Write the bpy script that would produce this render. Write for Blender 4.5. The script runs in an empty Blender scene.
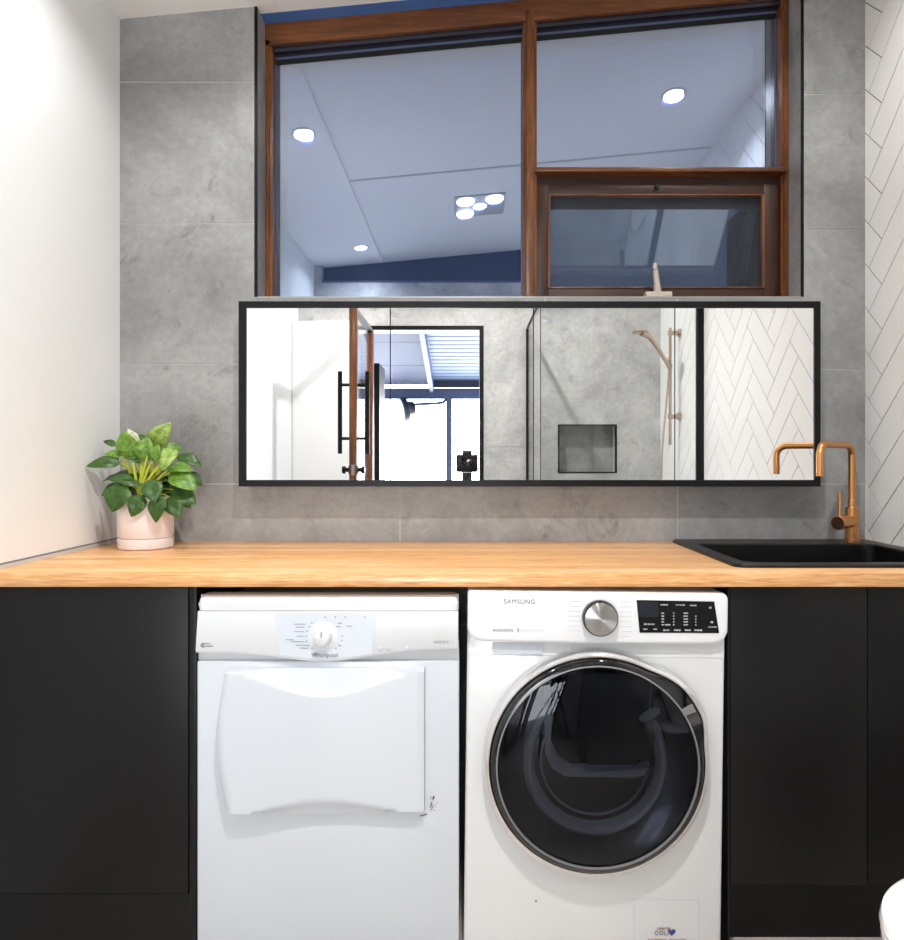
import bpy, bmesh, math, random
from mathutils import Vector, Matrix
random.seed(7)
scene = bpy.context.scene
COL = scene.collection
PI = math.pi
F = 694.0; CX = 467.0; CY = 460.0; EYE = 1.16      # lens in pixels, principal point, eye height
YB = 2.225          # tiled wall behind the worktop
XL, XR = -1.113, 1.276
YF = -0.33          # wall with the doorway
def ceil_z(x): return 2.573 + 0.094 * (x - XL)

# ------------------------------------------------------------------ materials
def lin(c):
    return tuple(((v/255.0)/12.92 if v/255.0 <= 0.04045 else ((v/255.0+0.055)/1.055)**2.4) for v in c)
def newmat(name):
    m = bpy.data.materials.new(name); m.use_nodes = True
    nt = m.node_tree; b = nt.nodes['Principled BSDF']
    return m, nt, b
def N(nt, t, **kw):
    n = nt.nodes.new(t)
    for k, v in kw.items(): setattr(n, k, v)
    return n
def L(nt, a, b): nt.links.new(a, b)
def plain(name, rgb, rough=0.5, metal=0.0, coat=0.0, spec=0.5, bump=0.0, bscale=200.0, vary=0.0):
    m, nt, b = newmat(name)
    c = (*lin(rgb), 1)
    b.inputs['Base Color'].default_value = c
    b.inputs['Roughness'].default_value = rough
    b.inputs['Metallic'].default_value = metal
    b.inputs['Coat Weight'].default_value = coat
    b.inputs['Coat Roughness'].default_value = 0.05
    b.inputs['Specular IOR Level'].default_value = spec
    tc = N(nt, 'ShaderNodeTexCoord')
    no = N(nt, 'ShaderNodeTexNoise'); no.inputs['Scale'].default_value = bscale; no.inputs['Detail'].default_value = 3
    L(nt, tc.outputs['Object'], no.inputs['Vector'])
    if vary > 0:
        r = N(nt, 'ShaderNodeMix', data_type='RGBA')
        L(nt, no.outputs['Fac'], r.inputs['Factor'])
        r.inputs['A'].default_value = tuple(v*(1-vary) for v in c[:3]) + (1,)
        r.inputs['B'].default_value = tuple(min(1, v*(1+vary)) for v in c[:3]) + (1,)
        L(nt, r.outputs['Result'], b.inputs['Base Color'])
    if bump > 0:
        bp = N(nt, 'ShaderNodeBump'); bp.inputs['Strength'].default_value = bump; bp.inputs['Distance'].default_value = 0.002
        L(nt, no.outputs['Fac'], bp.inputs['Height']); L(nt, bp.outputs['Normal'], b.inputs['Normal'])
    return m
def concrete(name, base, rough=0.42, seed=0.0):
    m, nt, b = newmat(name)
    tc = N(nt, 'ShaderNodeTexCoord'); mp = N(nt, 'ShaderNodeMapping'); mp.inputs['Location'].default_value = (seed, seed*1.7, seed*0.6)
    L(nt, tc.outputs['Object'], mp.inputs['Vector'])
    def noise(s, d, r, dist=0.0):
        n = N(nt, 'ShaderNodeTexNoise'); n.inputs['Scale'].default_value = s; n.inputs['Detail'].default_value = d
        n.inputs['Roughness'].default_value = r; n.inputs['Distortion'].default_value = dist
        L(nt, mp.outputs['Vector'], n.inputs['Vector']); return n
    n1 = noise(3.2, 8, 0.62, 0.6); n2 = noise(40, 6, 0.7); n3 = noise(4.3, 10, 0.75, 1.5)
    c = lin(base)
    r1 = N(nt, 'ShaderNodeValToRGB')
    r1.color_ramp.elements[0].position = 0.3; r1.color_ramp.elements[0].color = (*(v*0.68 for v in c), 1)
    r1.color_ramp.elements[1].position = 0.7; r1.color_ramp.elements[1].color = (*(v*1.25 for v in c), 1)
    L(nt, n1.outputs['Fac'], r1.inputs['Fac'])
    r2 = N(nt, 'ShaderNodeValToRGB')
    r2.color_ramp.elements[0].position = 0.3; r2.color_ramp.elements[0].color = (0.82, 0.82, 0.82, 1)
    r2.color_ramp.elements[1].position = 0.7; r2.color_ramp.elements[1].color = (1.08, 1.08, 1.08, 1)
    L(nt, n2.outputs['Fac'], r2.inputs['Fac'])
    mx = N(nt, 'ShaderNodeMix', data_type='RGBA', blend_type='MULTIPLY'); mx.inputs['Factor'].default_value = 1
    L(nt, r1.outputs['Color'], mx.inputs['A']); L(nt, r2.outputs['Color'], mx.inputs['B'])
    r3 = N(nt, 'ShaderNodeValToRGB')          # dark weathered stains
    r3.color_ramp.elements[0].position = 0.29; r3.color_ramp.elements[0].color = (0.55, 0.54, 0.52, 1)
    r3.color_ramp.elements[1].position = 0.43; r3.color_ramp.elements[1].color = (1, 1, 1, 1)
    L(nt, n3.outputs['Fac'], r3.inputs['Fac'])
    my = N(nt, 'ShaderNodeMix', data_type='RGBA', blend_type='MULTIPLY'); my.inputs['Factor'].default_value = 1
    L(nt, mx.outputs['Result'], my.inputs['A']); L(nt, r3.outputs['Color'], my.inputs['B'])
    L(nt, my.outputs['Result'], b.inputs['Base Color'])
    b.inputs['Roughness'].default_value = rough
    return m
def wood(name, dark, mid, light, axis='X', strip=0.0, rough=0.4, coat=0.0, fine=1.0, contrast=1.0, grain=0.35):
    """grain running along axis; strip > 0 lays glued staves of that width"""
    m, nt, b = newmat(name)
    tc = N(nt, 'ShaderNodeTexCoord')
    sx = {'X': (0.7, 9, 12), 'Y': (9, 0.9, 9), 'Z': (9, 9, 0.9)}[axis]
    mp = N(nt, 'ShaderNodeMapping'); mp.inputs['Scale'].default_value = tuple(v*fine for v in sx)
    L(nt, tc.outputs['Object'], mp.inputs['Vector'])
    vec = mp.outputs['Vector']
    stave = None
    if strip > 0:
        sp = N(nt, 'ShaderNodeSeparateXYZ'); L(nt, tc.outputs['Object'], sp.inputs[0])
        d = N(nt, 'ShaderNodeMath', operation='DIVIDE'); L(nt, sp.outputs['Y'], d.inputs[0]); d.inputs[1].default_value = strip
        fl = N(nt, 'ShaderNodeMath', operation='FLOOR'); L(nt, d.outputs[0], fl.inputs[0])
        w1 = N(nt, 'ShaderNodeTexWhiteNoise', noise_dimensions='1D'); L(nt, fl.outputs[0], w1.inputs['W'])
        a = N(nt, 'ShaderNodeMath', operation='MULTIPLY_ADD'); L(nt, w1.outputs['Value'], a.inputs[0]); a.inputs[1].default_value = 3.0; L(nt, sp.outputs['X'], a.inputs[2])
        dx = N(nt, 'ShaderNodeMath', operation='DIVIDE'); L(nt, a.outputs[0], dx.inputs[0]); dx.inputs[1].default_value = 2.9
        fx = N(nt, 'ShaderNodeMath', operation='FLOOR'); L(nt, dx.outputs[0], fx.inputs[0])
        cb = N(nt, 'ShaderNodeCombineXYZ'); L(nt, fl.outputs[0], cb.inputs[0]); L(nt, fx.outputs[0], cb.inputs[1])
        w2 = N(nt, 'ShaderNodeTexWhiteNoise', noise_dimensions='3D'); L(nt, cb.outputs[0], w2.inputs['Vector'])
        stave = w2.outputs['Value']
        ad = N(nt, 'ShaderNodeVectorMath', operation='MULTIPLY_ADD')
        L(nt, w2.outputs['Color'], ad.inputs[0]); ad.inputs[1].default_value = (7, 7, 7); L(nt, vec, ad.inputs[2]); vec = ad.outputs[0]
    n1 = N(nt, 'ShaderNodeTexNoise'); n1.inputs['Scale'].default_value = 2.2; n1.inputs['Detail'].default_value = 6; n1.inputs['Roughness'].default_value = 0.6; n1.inputs['Distortion'].default_value = 0.8
    n2 = N(nt, 'ShaderNodeTexNoise'); n2.inputs['Scale'].default_value = 14; n2.inputs['Detail'].default_value = 4
    L(nt, vec, n1.inputs['Vector']); L(nt, vec, n2.inputs['Vector'])
    mixf = N(nt, 'ShaderNodeMath', operation='MULTIPLY_ADD'); L(nt, n2.outputs['Fac'], mixf.inputs[0]); mixf.inputs[1].default_value = grain
    m2 = N(nt, 'ShaderNodeMath', operation='MULTIPLY'); L(nt, n1.outputs['Fac'], m2.inputs[0]); m2.inputs[1].default_value = 1-grain; L(nt, m2.outputs[0], mixf.inputs[2])
    fac = mixf.outputs[0]
    if stave is not None:
        s2 = N(nt, 'ShaderNodeMath', operation='MULTIPLY_ADD'); L(nt, stave, s2.inputs[0]); s2.inputs[1].default_value = 0.20*contrast; s2.inputs[2].default_value = -0.10*contrast
        s3 = N(nt, 'ShaderNodeMath', operation='ADD'); L(nt, s2.outputs[0], s3.inputs[0]); L(nt, fac, s3.inputs[1]); fac = s3.outputs[0]
    r = N(nt, 'ShaderNodeValToRGB')
    r.color_ramp.elements[0].position = 0.30; r.color_ramp.elements[0].color = (*lin(dark), 1)
    r.color_ramp.elements[1].position = 0.70; r.color_ramp.elements[1].color = (*lin(light), 1)
    e = r.color_ramp.elements.new(0.5); e.color = (*lin(mid), 1)
    L(nt, fac, r.inputs['Fac']); L(nt, r.outputs['Color'], b.inputs['Base Color'])
    b.inputs['Roughness'].default_value = rough; b.inputs['Coat Weight'].default_value = coat; b.inputs['Coat Roughness'].default_value = 0.12
    return m
def pane(name, tint, refl, through=(1, 1, 1), rough=0.0, fres=False):
    m = bpy.data.materials.new(name); m.use_nodes = True; nt = m.node_tree; nt.nodes.clear()
    o = N(nt, 'ShaderNodeOutputMaterial'); mx = N(nt, 'ShaderNodeMixShader')
    t = N(nt, 'ShaderNodeBsdfTransparent'); t.inputs['Color'].default_value = (*through, 1)
    g = N(nt, 'ShaderNodeBsdfGlossy'); g.inputs['Color'].default_value = (*tint, 1); g.inputs['Roughness'].default_value = rough
    if fres:
        lw = N(nt, 'ShaderNodeFresnel'); ge = N(nt, 'ShaderNodeNewGeometry')      # thin pane: both faces reflect alike
        ma = N(nt, 'ShaderNodeMath', operation='MULTIPLY_ADD'); L(nt, ge.outputs['Backfacing'], ma.inputs[0]); ma.inputs[1].default_value = 1/refl-refl; ma.inputs[2].default_value = refl
        L(nt, ma.outputs[0], lw.inputs['IOR']); L(nt, lw.outputs[0], mx.inputs[0])
    else: mx.inputs[0].default_value = refl
    L(nt, t.outputs[0], mx.inputs[1]); L(nt, g.outputs[0], mx.inputs[2]); L(nt, mx.outputs[0], o.inputs['Surface'])
    return m
def glow(name, rgb, s):
    m, nt, b = newmat(name)
    b.inputs['Base Color'].default_value = (0.9, 0.9, 0.9, 1)
    b.inputs['Emission Color'].default_value = (*rgb, 1); b.inputs['Emission Strength'].default_value = s
    return m

M = {}
M['white_wall'] = plain('white_paint', (236, 239, 241), 0.6, bump=0.05, bscale=300)
M['ceiling'] = plain('ceiling_paint', (243, 243, 243), 0.7, bump=0.04, bscale=250)
M['tile_grey'] = concrete('concrete_tile', (154, 155, 155))
M['tile_grey_b'] = concrete('concrete_tile_pale', (188, 188, 187), seed=3.3)
M['grout_pale'] = plain('pale_grout', (196, 196, 194), 0.8, bump=0.1)
M['tile_white'] = plain('white_glazed_tile', (244, 244, 243), 0.22, vary=0.02, bscale=6)
M['grout_dark'] = plain('grey_grout', (92, 90, 88), 0.85, bump=0.1)
M['floor_tile'] = concrete('floor_stone', (186, 176, 168), 0.5, 5.1)
M['timber_h'] = wood('red_timber_across', (58, 29, 10), (108, 61, 26), (148, 92, 46), 'X', rough=0.38, coat=0.15, fine=1.2)
M['timber_v'] = wood('red_timber_upright', (58, 29, 10), (108, 61, 26), (148, 92, 46), 'Z', rough=0.38, coat=0.15, fine=1.2)
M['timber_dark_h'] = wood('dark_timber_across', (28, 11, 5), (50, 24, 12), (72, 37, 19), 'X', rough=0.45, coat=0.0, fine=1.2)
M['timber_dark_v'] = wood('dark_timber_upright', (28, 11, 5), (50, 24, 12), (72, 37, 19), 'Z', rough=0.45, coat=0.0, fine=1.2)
M['worktop'] = wood('oak_staves', (184, 124, 72), (219, 166, 110), (240, 202, 154), 'X', strip=0.045, rough=0.3, coat=0.2, contrast=0.7, grain=0.55, fine=2.0)
M['black_board'] = plain('black_laminate', (10, 10, 11), 0.42, spec=0.28, vary=0.06, bscale=3)
M['black_metal'] = plain('black_metal', (9, 9, 12), 0.42, spec=0.25, vary=0.05)
M['black_gap'] = plain('black_rubber', (12, 12, 13), 0.7)
M['blue_film'] = plain('blue_metal_strip', (74, 116, 186), 0.4, vary=0.08, bscale=9)
M['enamel'] = plain('white_enamel', (197, 202, 208), 0.22, coat=0.3)
M['enamel_soft'] = plain('warm_white_enamel', (210, 211, 211), 0.22, coat=0.3)
M['plastic_bright'] = plain('bright_white_plastic', (228, 229, 231), 0.3)
M['plastic'] = plain('white_plastic', (206, 208, 210), 0.3)
M['plastic_cool'] = plain('cool_white_plastic', (198, 204, 212), 0.3)
M['plastic_dim'] = plain('light_grey_plastic', (188, 193, 200), 0.4)  # even light grey for buttons, grip, hinge strip and flap outline
M['ink'] = plain('grey_ink', (120, 124, 130), 0.6)
M['ink_pale'] = plain('pale_grey_ink', (204, 206, 209), 0.6)
M['ink_mid'] = plain('mid_grey_ink', (140, 144, 150), 0.6)
M['ink_dark'] = plain('dark_grey_ink', (84, 88, 92), 0.6)
M['ink_red'] = plain('dark_red_ink', (140, 90, 90), 0.6)
M['ink_blue'] = plain('blue_ink', (52, 60, 128), 0.5)
M['ink_green'] = plain('green_grey_ink', (110, 118, 100), 0.5)
M['ink_white'] = plain('white_ink', (172, 174, 178), 0.5)
M['chrome'] = plain('chrome', (236, 236, 237), 0.22, 1.0)
M['steel'] = plain('brushed_steel', (178, 176, 174), 0.3, 1.0)
M['cream'] = plain('cream_metal', (190, 180, 168), 0.4)
M['black_gloss'] = plain('black_gloss_plastic', (12, 13, 17), 0.06, coat=0.5)
M['black_soft'] = plain('black_plastic', (22, 22, 25), 0.3)
M['navy_gloss'] = plain('navy_black_plastic', (9, 11, 20), 0.2, coat=0.3)
M['grey_ring'] = plain('dark_grey_plastic', (122, 122, 124), 0.3)
M['grey_bar'] = plain('mid_grey_plastic', (120, 120, 118), 0.35)
M['display'] = plain('display_black', (14, 15, 18), 0.12)
M['display_screen'] = plain('display_navy', (36, 37, 46), 0.1)
M['scuff'] = plain('rust_scuff', (96, 82, 74), 0.8)
M['copper'] = plain('brushed_copper', (206, 150, 96), 0.36, 1.0, bump=0.03, bscale=400)
M['copper_dark'] = plain('dark_bronze_cap', (58, 34, 24), 0.4, 0.6)
M['nickel'] = plain('brushed_bronze', (196, 176, 156), 0.3, 1.0)
M['sink'] = plain('black_granite', (9, 9, 10), 0.36, spec=0.35, vary=0.3, bscale=700)
M['pot'] = plain('pink_ceramic', (228, 219, 219), 0.5, vary=0.03, bscale=12)
M['soil'] = plain('soil', (40, 32, 26), 0.9, bump=0.6, bscale=150)
M['ceramic'] = plain('toilet_ceramic', (250, 250, 250), 0.12, coat=0.5)
M['mirror'] = plain('mirror_silver', (246, 247, 248), 0.0, 1.0)
M['glass_window'] = pane('window_glass', (0.68, 0.80, 1.0), 0.66, (0.85, 0.9, 1.0))
M['glass_awning'] = pane('awning_glass', (0.74, 0.86, 1.0), 0.38, (0.85, 0.92, 1.0))
M['glass_clear'] = pane('clear_glass', (1, 1, 1), 1.35, (0.965, 0.975, 0.972), fres=True)
M['glass_dark'] = pane('smoked_glass', (0.9, 0.95, 1.0), 1.33, (0.31, 0.33, 0.39), fres=True)
M['mesh'] = None
M['head_dark'] = plain('sky_tinted_varnish', (34, 32, 48), 0.18, coat=0.5)  # dusk sky reflection put into the base colour
M['lamp'] = glow('lamp_white', (1.0, 0.97, 0.93), 30)
M['lamp_warm'] = glow('heat_globe', (1.0, 0.96, 0.92), 5)
M['lamp_off'] = plain('frosted_globe', (214, 214, 216), 0.2)
M['verandah_board'] = plain('grey_blue_board', (62, 73, 106), 0.6)
M['verandah_sheet'] = plain('pale_roof_sheet', (112, 130, 164), 0.5)
M['verandah_rib'] = plain('roof_sheet_rib', (98, 114, 148), 0.5)
M['steel_blue'] = plain('blue_grey_steel', (92, 103, 136), 0.5)
M['dark_steel'] = plain('dark_steel', (52, 58, 72), 0.5)
M['paving'] = concrete('paving', (190, 188, 184), 0.7, 2.2)
M['white_board'] = plain('white_board', (250, 250, 250), 0.35)
def screen_mesh():
    m = bpy.data.materials.new('insect_mesh'); m.use_nodes = True; nt = m.node_tree; nt.nodes.clear()
    o = N(nt, 'ShaderNodeOutputMaterial'); mx = N(nt, 'ShaderNodeMixShader')
    t = N(nt, 'ShaderNodeBsdfTransparent'); d = N(nt, 'ShaderNodeBsdfDiffuse')
    tc = N(nt, 'ShaderNodeTexCoord'); mp = N(nt, 'ShaderNodeMapping'); mp.inputs['Scale'].default_value = (14, 14, 2)
    n = N(nt, 'ShaderNodeTexNoise'); n.inputs['Scale'].default_value = 1.0; n.inputs['Detail'].default_value = 3
    L(nt, tc.outputs['Object'], mp.inputs['Vector']); L(nt, mp.outputs['Vector'], n.inputs['Vector'])
    r = N(nt, 'ShaderNodeMapRange'); r.inputs['To Min'].default_value = 0.14; r.inputs['To Max'].default_value = 0.30
    L(nt, n.outputs['Fac'], r.inputs['Value']); L(nt, r.outputs[0], mx.inputs[0])
    d.inputs['Color'].default_value = (*lin((92, 98, 106)), 1)
    L(nt, t.outputs[0], mx.inputs[1]); L(nt, d.outputs[0], mx.inputs[2]); L(nt, mx.outputs[0], o.inputs['Surface'])
    return m
M['mesh'] = screen_mesh()
def leaf_mat(name, a, b_, rough=0.38):
    m, nt, b = newmat(name)
    tc = N(nt, 'ShaderNodeTexCoord'); n = N(nt, 'ShaderNodeTexNoise'); n.inputs['Scale'].default_value = 55; n.inputs['Detail'].default_value = 4; n.inputs['Distortion'].default_value = 1.5
    L(nt, tc.outputs['Object'], n.inputs['Vector'])
    r = N(nt, 'ShaderNodeValToRGB')
    r.color_ramp.elements[0].position = 0.38; r.color_ramp.elements[0].color = (*lin(a), 1)
    r.color_ramp.elements[1].position = 0.62; r.color_ramp.elements[1].color = (*lin(b_), 1)
    L(nt, n.outputs['Fac'], r.inputs['Fac']); L(nt, r.outputs['Color'], b.inputs['Base Color'])
    b.inputs['Roughness'].default_value = rough
    return m
LEAF = [leaf_mat('leaf_dark', (34, 68, 16), (58, 96, 28)), leaf_mat('leaf_mid', (74, 116, 32), (114, 154, 54)),
        leaf_mat('leaf_light', (112, 148, 60), (164, 188, 100)), leaf_mat('leaf_pale', (176, 190, 128), (222, 214, 186)),
        plain('stem_lime', (176, 186, 60), 0.45)]

# ------------------------------------------------------------------ mesh helpers
def bx(bm, x0, x1, y0, y1, z0, z1, mi=0, bev=0.0, seg=2):
    vs = [bm.verts.new((x, y, z)) for x in (x0, x1) for y in (y0, y1) for z in (z0, z1)]
    q = [(0, 1, 3, 2), (4, 6, 7, 5), (0, 4, 5, 1), (2, 3, 7, 6), (0, 2, 6, 4), (1, 5, 7, 3)]
    fs = []
    for f in q:
        fc = bm.faces.new([vs[i] for i in f]); fc.material_index = mi; fs.append(fc)
    if bev > 0:
        es = list({e for f in fs for e in f.edges})
        r = bmesh.ops.bevel(bm, geom=es, offset=bev, segments=seg, profile=0.5, affect='EDGES')
        for f in r['faces']: f.material_index = mi
    return fs
def frame_of(d):
    d = Vector(d).normalized(); up = Vector((0, 0, 1)) if abs(d.z) < 0.9 else Vector((1, 0, 0))
    a = d.cross(up).normalized(); return a, a.cross(d).normalized()
def tube(bm, pts, r, seg=12, mi=0, cap=True):
    pts = [Vector(p) for p in pts]; rings = []
    rr = r if isinstance(r, (list, tuple)) else [r]*len(pts)
    a = None
    for i, p in enumerate(pts):
        d = (pts[min(i+1, len(pts)-1)] - pts[max(i-1, 0)]).normalized()
        if a is None: a, b = frame_of(d)
        else:
            a = (a - d*a.dot(d)).normalized(); b = a.cross(d).normalized()
        rings.append([bm.verts.new(p + (a*math.cos(2*PI*k/seg) + b*math.sin(2*PI*k/seg))*rr[i]) for k in range(seg)])
    for i in range(len(rings)-1):
        for k in range(seg):
            f = bm.faces.new((rings[i][k], rings[i][(k+1) % seg], rings[i+1][(k+1) % seg], rings[i+1][k])); f.material_index = mi
    if cap:
        for rg in (rings[0], rings[-1]):
            f = bm.faces.new(rg); f.material_index = mi
def lathe(bm, prof, o, axis=(0, 0, 1), seg=48, mi=0, rfun=None, capends=True):
    """prof: list of (radius, height along axis[, material])"""
    axis = Vector(axis).normalized(); o = Vector(o)
    if abs(axis.z) > 0.9: a, b = Vector((1, 0, 0)), Vector((0, 1, 0))
    elif abs(axis.y) > 0.9: a, b = Vector((1, 0, 0)), Vector((0, 0, 1))
    else: a, b = frame_of(axis)
    rings = []; mis = []
    for p in prof:
        r, h = p[0], p[1]; mis.append(p[2] if len(p) > 2 else mi)
        if r <= 1e-6: rings.append([bm.verts.new(o + axis*h)])
        else:
            rg = []
            for k in range(seg):
                t = 2*PI*k/seg; rk = r + (rfun(t, r) if rfun else 0)
                rg.append(bm.verts.new(o + axis*h + a*(rk*math.cos(t)) + b*(rk*math.sin(t))))
            rings.append(rg)
    for i in range(len(rings)-1):
        A, B = rings[i], rings[i+1]
        for k in range(seg):
            k2 = (k+1) % seg
            if len(A) == 1 and len(B) == 1: continue
            if len(A) == 1: f = bm.faces.new((A[0], B[k2], B[k]))
            elif len(B) == 1: f = bm.faces.new((A[k], A[k2], B[0]))
            else: f = bm.faces.new((A[k], A[k2], B[k2], B[k]))
            f.material_index = mis[i]
    if capends:
        for rg in (rings[0], rings[-1]):
            if len(rg) > 2:
                f = bm.faces.new(rg); f.material_index = mis[0] if rg is rings[0] else mis[-2]
def prism(bm, poly, fn, d0, d1, mi=0):
    """poly: 2D outline; fn(u, v, d) -> 3D"""
    A = [bm.verts.new(fn(u, v, d0)) for u, v in poly]; B = [bm.verts.new(fn(u, v, d1)) for u, v in poly]
    n = len(poly)
    for f in [bm.faces.new(A), bm.faces.new(B[::-1])]: f.material_index = mi
    for i in range(n):
        f = bm.faces.new((A[i], B[i], B[(i+1) % n], A[(i+1) % n])); f.material_index = mi
def XZ(u, v, d): return (u, d, v)
def rrect(x0, x1, z0, z1, r, n=6):
    rr = r if isinstance(r, (list, tuple)) else [r]*4      # bl, br, tr, tl
    out = []
    for (cx, cz, a0, q) in ((x0+rr[0], z0+rr[0], PI, rr[0]), (x1-rr[1], z0+rr[1], 1.5*PI, rr[1]), (x1-rr[2], z1-rr[2], 0, rr[2]), (x0+rr[3], z1-rr[3], PI/2, rr[3])):
        for k in range(n+1):
            a = a0 + PI/2*k/n; out.append((cx+q*math.cos(a), cz+q*math.sin(a)))
    return out
def rootloc(o):
    while o.parent is not None: o = o.parent
    return Vector(o.location)
def obj(name, bm, mats, parent=None, label=None, kind=None, sharp=32):
    if parent is not None:
        bmesh.ops.translate(bm, verts=bm.verts, vec=-rootloc(parent))
    bmesh.ops.recalc_face_normals(bm, faces=bm.faces)
    for f in bm.faces: f.smooth = True
    for e in bm.edges:
        if len(e.link_faces) != 2 or e.calc_face_angle(0) > math.radians(sharp): e.smooth = False
    me = bpy.data.meshes.new(name); bm.to_mesh(me); bm.free()
    for m in (mats if isinstance(mats, (list, tuple)) else [mats]): me.materials.append(m)
    o = bpy.data.objects.new(name, me); COL.objects.link(o)
    if parent is not None: o.parent = parent
    if label: o['label'] = label
    if kind: o['kind'] = kind
    return o
def thing(name, label, cat, loc=(0, 0, 0), group=None):
    o = bpy.data.objects.new(name, None); COL.objects.link(o); o.location = loc; o.empty_display_size = 0.05
    o['label'] = label; o['category'] = cat
    if group: o['group'] = group
    return o
def tag(o, label, cat, group=None):
    o['label'] = label; o['category'] = cat
    if group: o['group'] = group
    return o
def struct(name, bm, mats, label=None):
    o = obj(name, bm, mats); o['kind'] = 'structure'; o['label'] = label or name.replace('_', ' '); o['category'] = name.split('_')[0]
    return o
def struct_root(name, label, loc=(0, 0, 0)):
    o = thing(name, label, name.split('_')[0], loc); o['kind'] = 'structure'; return o
def B(): return bmesh.new()
def box_part(name, x0, x1, y0, y1, z0, z1, mat, parent, bev=0.0, seg=2, **k):
    bm = B(); bx(bm, x0, x1, y0, y1, z0, z1, bev=bev, seg=seg); return obj(name, bm, mat, parent, **k)
def dup(root, loc, label=None, group=None):
    r = root.copy(); COL.objects.link(r); r.location = loc
    if label: r['label'] = label
    if group: r['group'] = group
    for ch in list(root.children):
        c = ch.copy(); COL.objects.link(c); c.parent = r
        for g in ch.children:
            d = g.copy(); COL.objects.link(d); d.parent = c
    return r
def text_bm(s, size, cx, cz, y, bold=0.0):
    """flat lettering in the XZ plane facing -Y, centred at cx, cz"""
    cu = bpy.data.curves.new('t', 'FONT'); cu.body = s; cu.size = size; cu.align_x = 'CENTER'; cu.align_y = 'CENTER'
    cu.space_character = 1.08; cu.extrude = 0.0004; cu.offset = bold
    to = bpy.data.objects.new('t', cu); COL.objects.link(to)
    dg = bpy.context.evaluated_depsgraph_get(); me = to.evaluated_get(dg).to_mesh()
    bm = B(); bm.from_mesh(me); to.evaluated_get(dg).to_mesh_clear()
    bpy.data.objects.remove(to); bpy.data.curves.remove(cu)
    bmesh.ops.transform(bm, matrix=Matrix.Translation((cx, y, cz)) @ Matrix.Rotation(PI/2, 4, 'X'), verts=bm.verts)
    return bm
def pt(px, py, y):   # a point at depth y as seen in the photograph
    return Vector(((px-CX)/F*y, y, EYE+(CY-py)/F*y))
def rect_sub(r, h):
    x0, x1, z0, z1 = r; a0, a1, b0, b1 = h
    if a0 >= x1 or a1 <= x0 or b0 >= z1 or b1 <= z0: return [r]
    out = []
    if z0 < b0: out.append((x0, x1, z0, b0))
    if z1 > b1: out.append((x0, x1, b1, z1))
    m0, m1 = max(z0, b0), min(z1, b1)
    if x0 < a0: out.append((x0, a0, m0, m1))
    if x1 > a1: out.append((a1, x1, m0, m1))
    return out
def rects_minus(rects, holes):
    for h in holes: rects = [q for r in rects for q in rect_sub(r, h)]
    return rects
def clip_poly(poly, x0, x1, z0, z1):
    def cl(p, inside, inter):
        out = []
        for i in range(len(p)):
            a, b = p[i-1], p[i]
            if inside(b):
                if not inside(a): out.append(inter(a, b))
                out.append(b)
            elif inside(a): out.append(inter(a, b))
        return out
    for ax, v, s in ((0, x0, 1), (0, x1, -1), (1, z0, 1), (1, z1, -1)):
        if not poly: return []
        def ins(p): return (p[ax]-v)*s >= 0
        def it(a, b):
            t = (v-a[ax])/(b[ax]-a[ax]); return (a[0]+(b[0]-a[0])*t, a[1]+(b[1]-a[1])*t)
        poly = cl(poly, ins, it)
    return poly

# ------------------------------------------------------------------ room shell
bm = B(); bx(bm, XL-0.1, XR+0.1, YF-0.2, YB+0.3, -0.1, 0.0)
struct('floor', bm, M['floor_tile'], 'pale stone floor')
bm = B(); bx(bm, XL-0.1, XL, YF-0.12, 2.6, 0, 2.95)
struct('wall_left', bm, M['white_wall'], 'plain white painted wall on the left')
# sloping ceiling
def sl(x0, x1, y0, y1, t0, t1, bm, mi=0):
    vs = [bm.verts.new((x, y, ceil_z(x)+t)) for x in (x0, x1) for y in (y0, y1) for t in (t0, t1)]
    for f in [(0, 1, 3, 2), (4, 6, 7, 5), (0, 4, 5, 1), (2, 3, 7, 6), (0, 2, 6, 4), (1, 5, 7, 3)]:
        bm.faces.new([vs[i] for i in f]).material_index = mi
bm = B(); sl(XL-0.1, XR+0.1, YF-0.12, 2.262, 0, 0.1, bm)
struct('ceiling', bm, M['ceiling'], 'white sloping ceiling')
bm = B(); sl(-0.6735, 1.0735, 2.262, 2.60, -0.001, 0.1, bm)
struct('trim_1', bm, M['blue_film'], 'blue strip between ceiling and window head')
bm = B(); sl(-0.660, -0.615, YF, 1.9, -0.014, 0.001, bm)
pr = [(-0.660, 1.9, -0.014), (-0.615, 1.9, -0.014), (-0.615, 2.25, -0.001), (-0.660, 2.25, -0.001)]      # its end tapers into the ceiling
lo_ = [bm.verts.new((x, y, ceil_z(x)+t)) for x, y, t in pr]; hi_ = [bm.verts.new((x, y, ceil_z(x)+0.001)) for x, y, t in pr]
bm.faces.new(lo_); bm.faces.new(hi_)
for i in range(4): bm.faces.new((lo_[i], lo_[(i+1) % 4], hi_[(i+1) % 4], hi_[i]))
struct('trim_2', bm, M['ceiling'], 'white batten running along the ceiling')
bm = B(); sl(-0.615, XR, 1.082, 1.098, -0.004, 0.001, bm)
struct('trim_3', bm, M['ink_pale'], 'thin joint strip across the ceiling')
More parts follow.
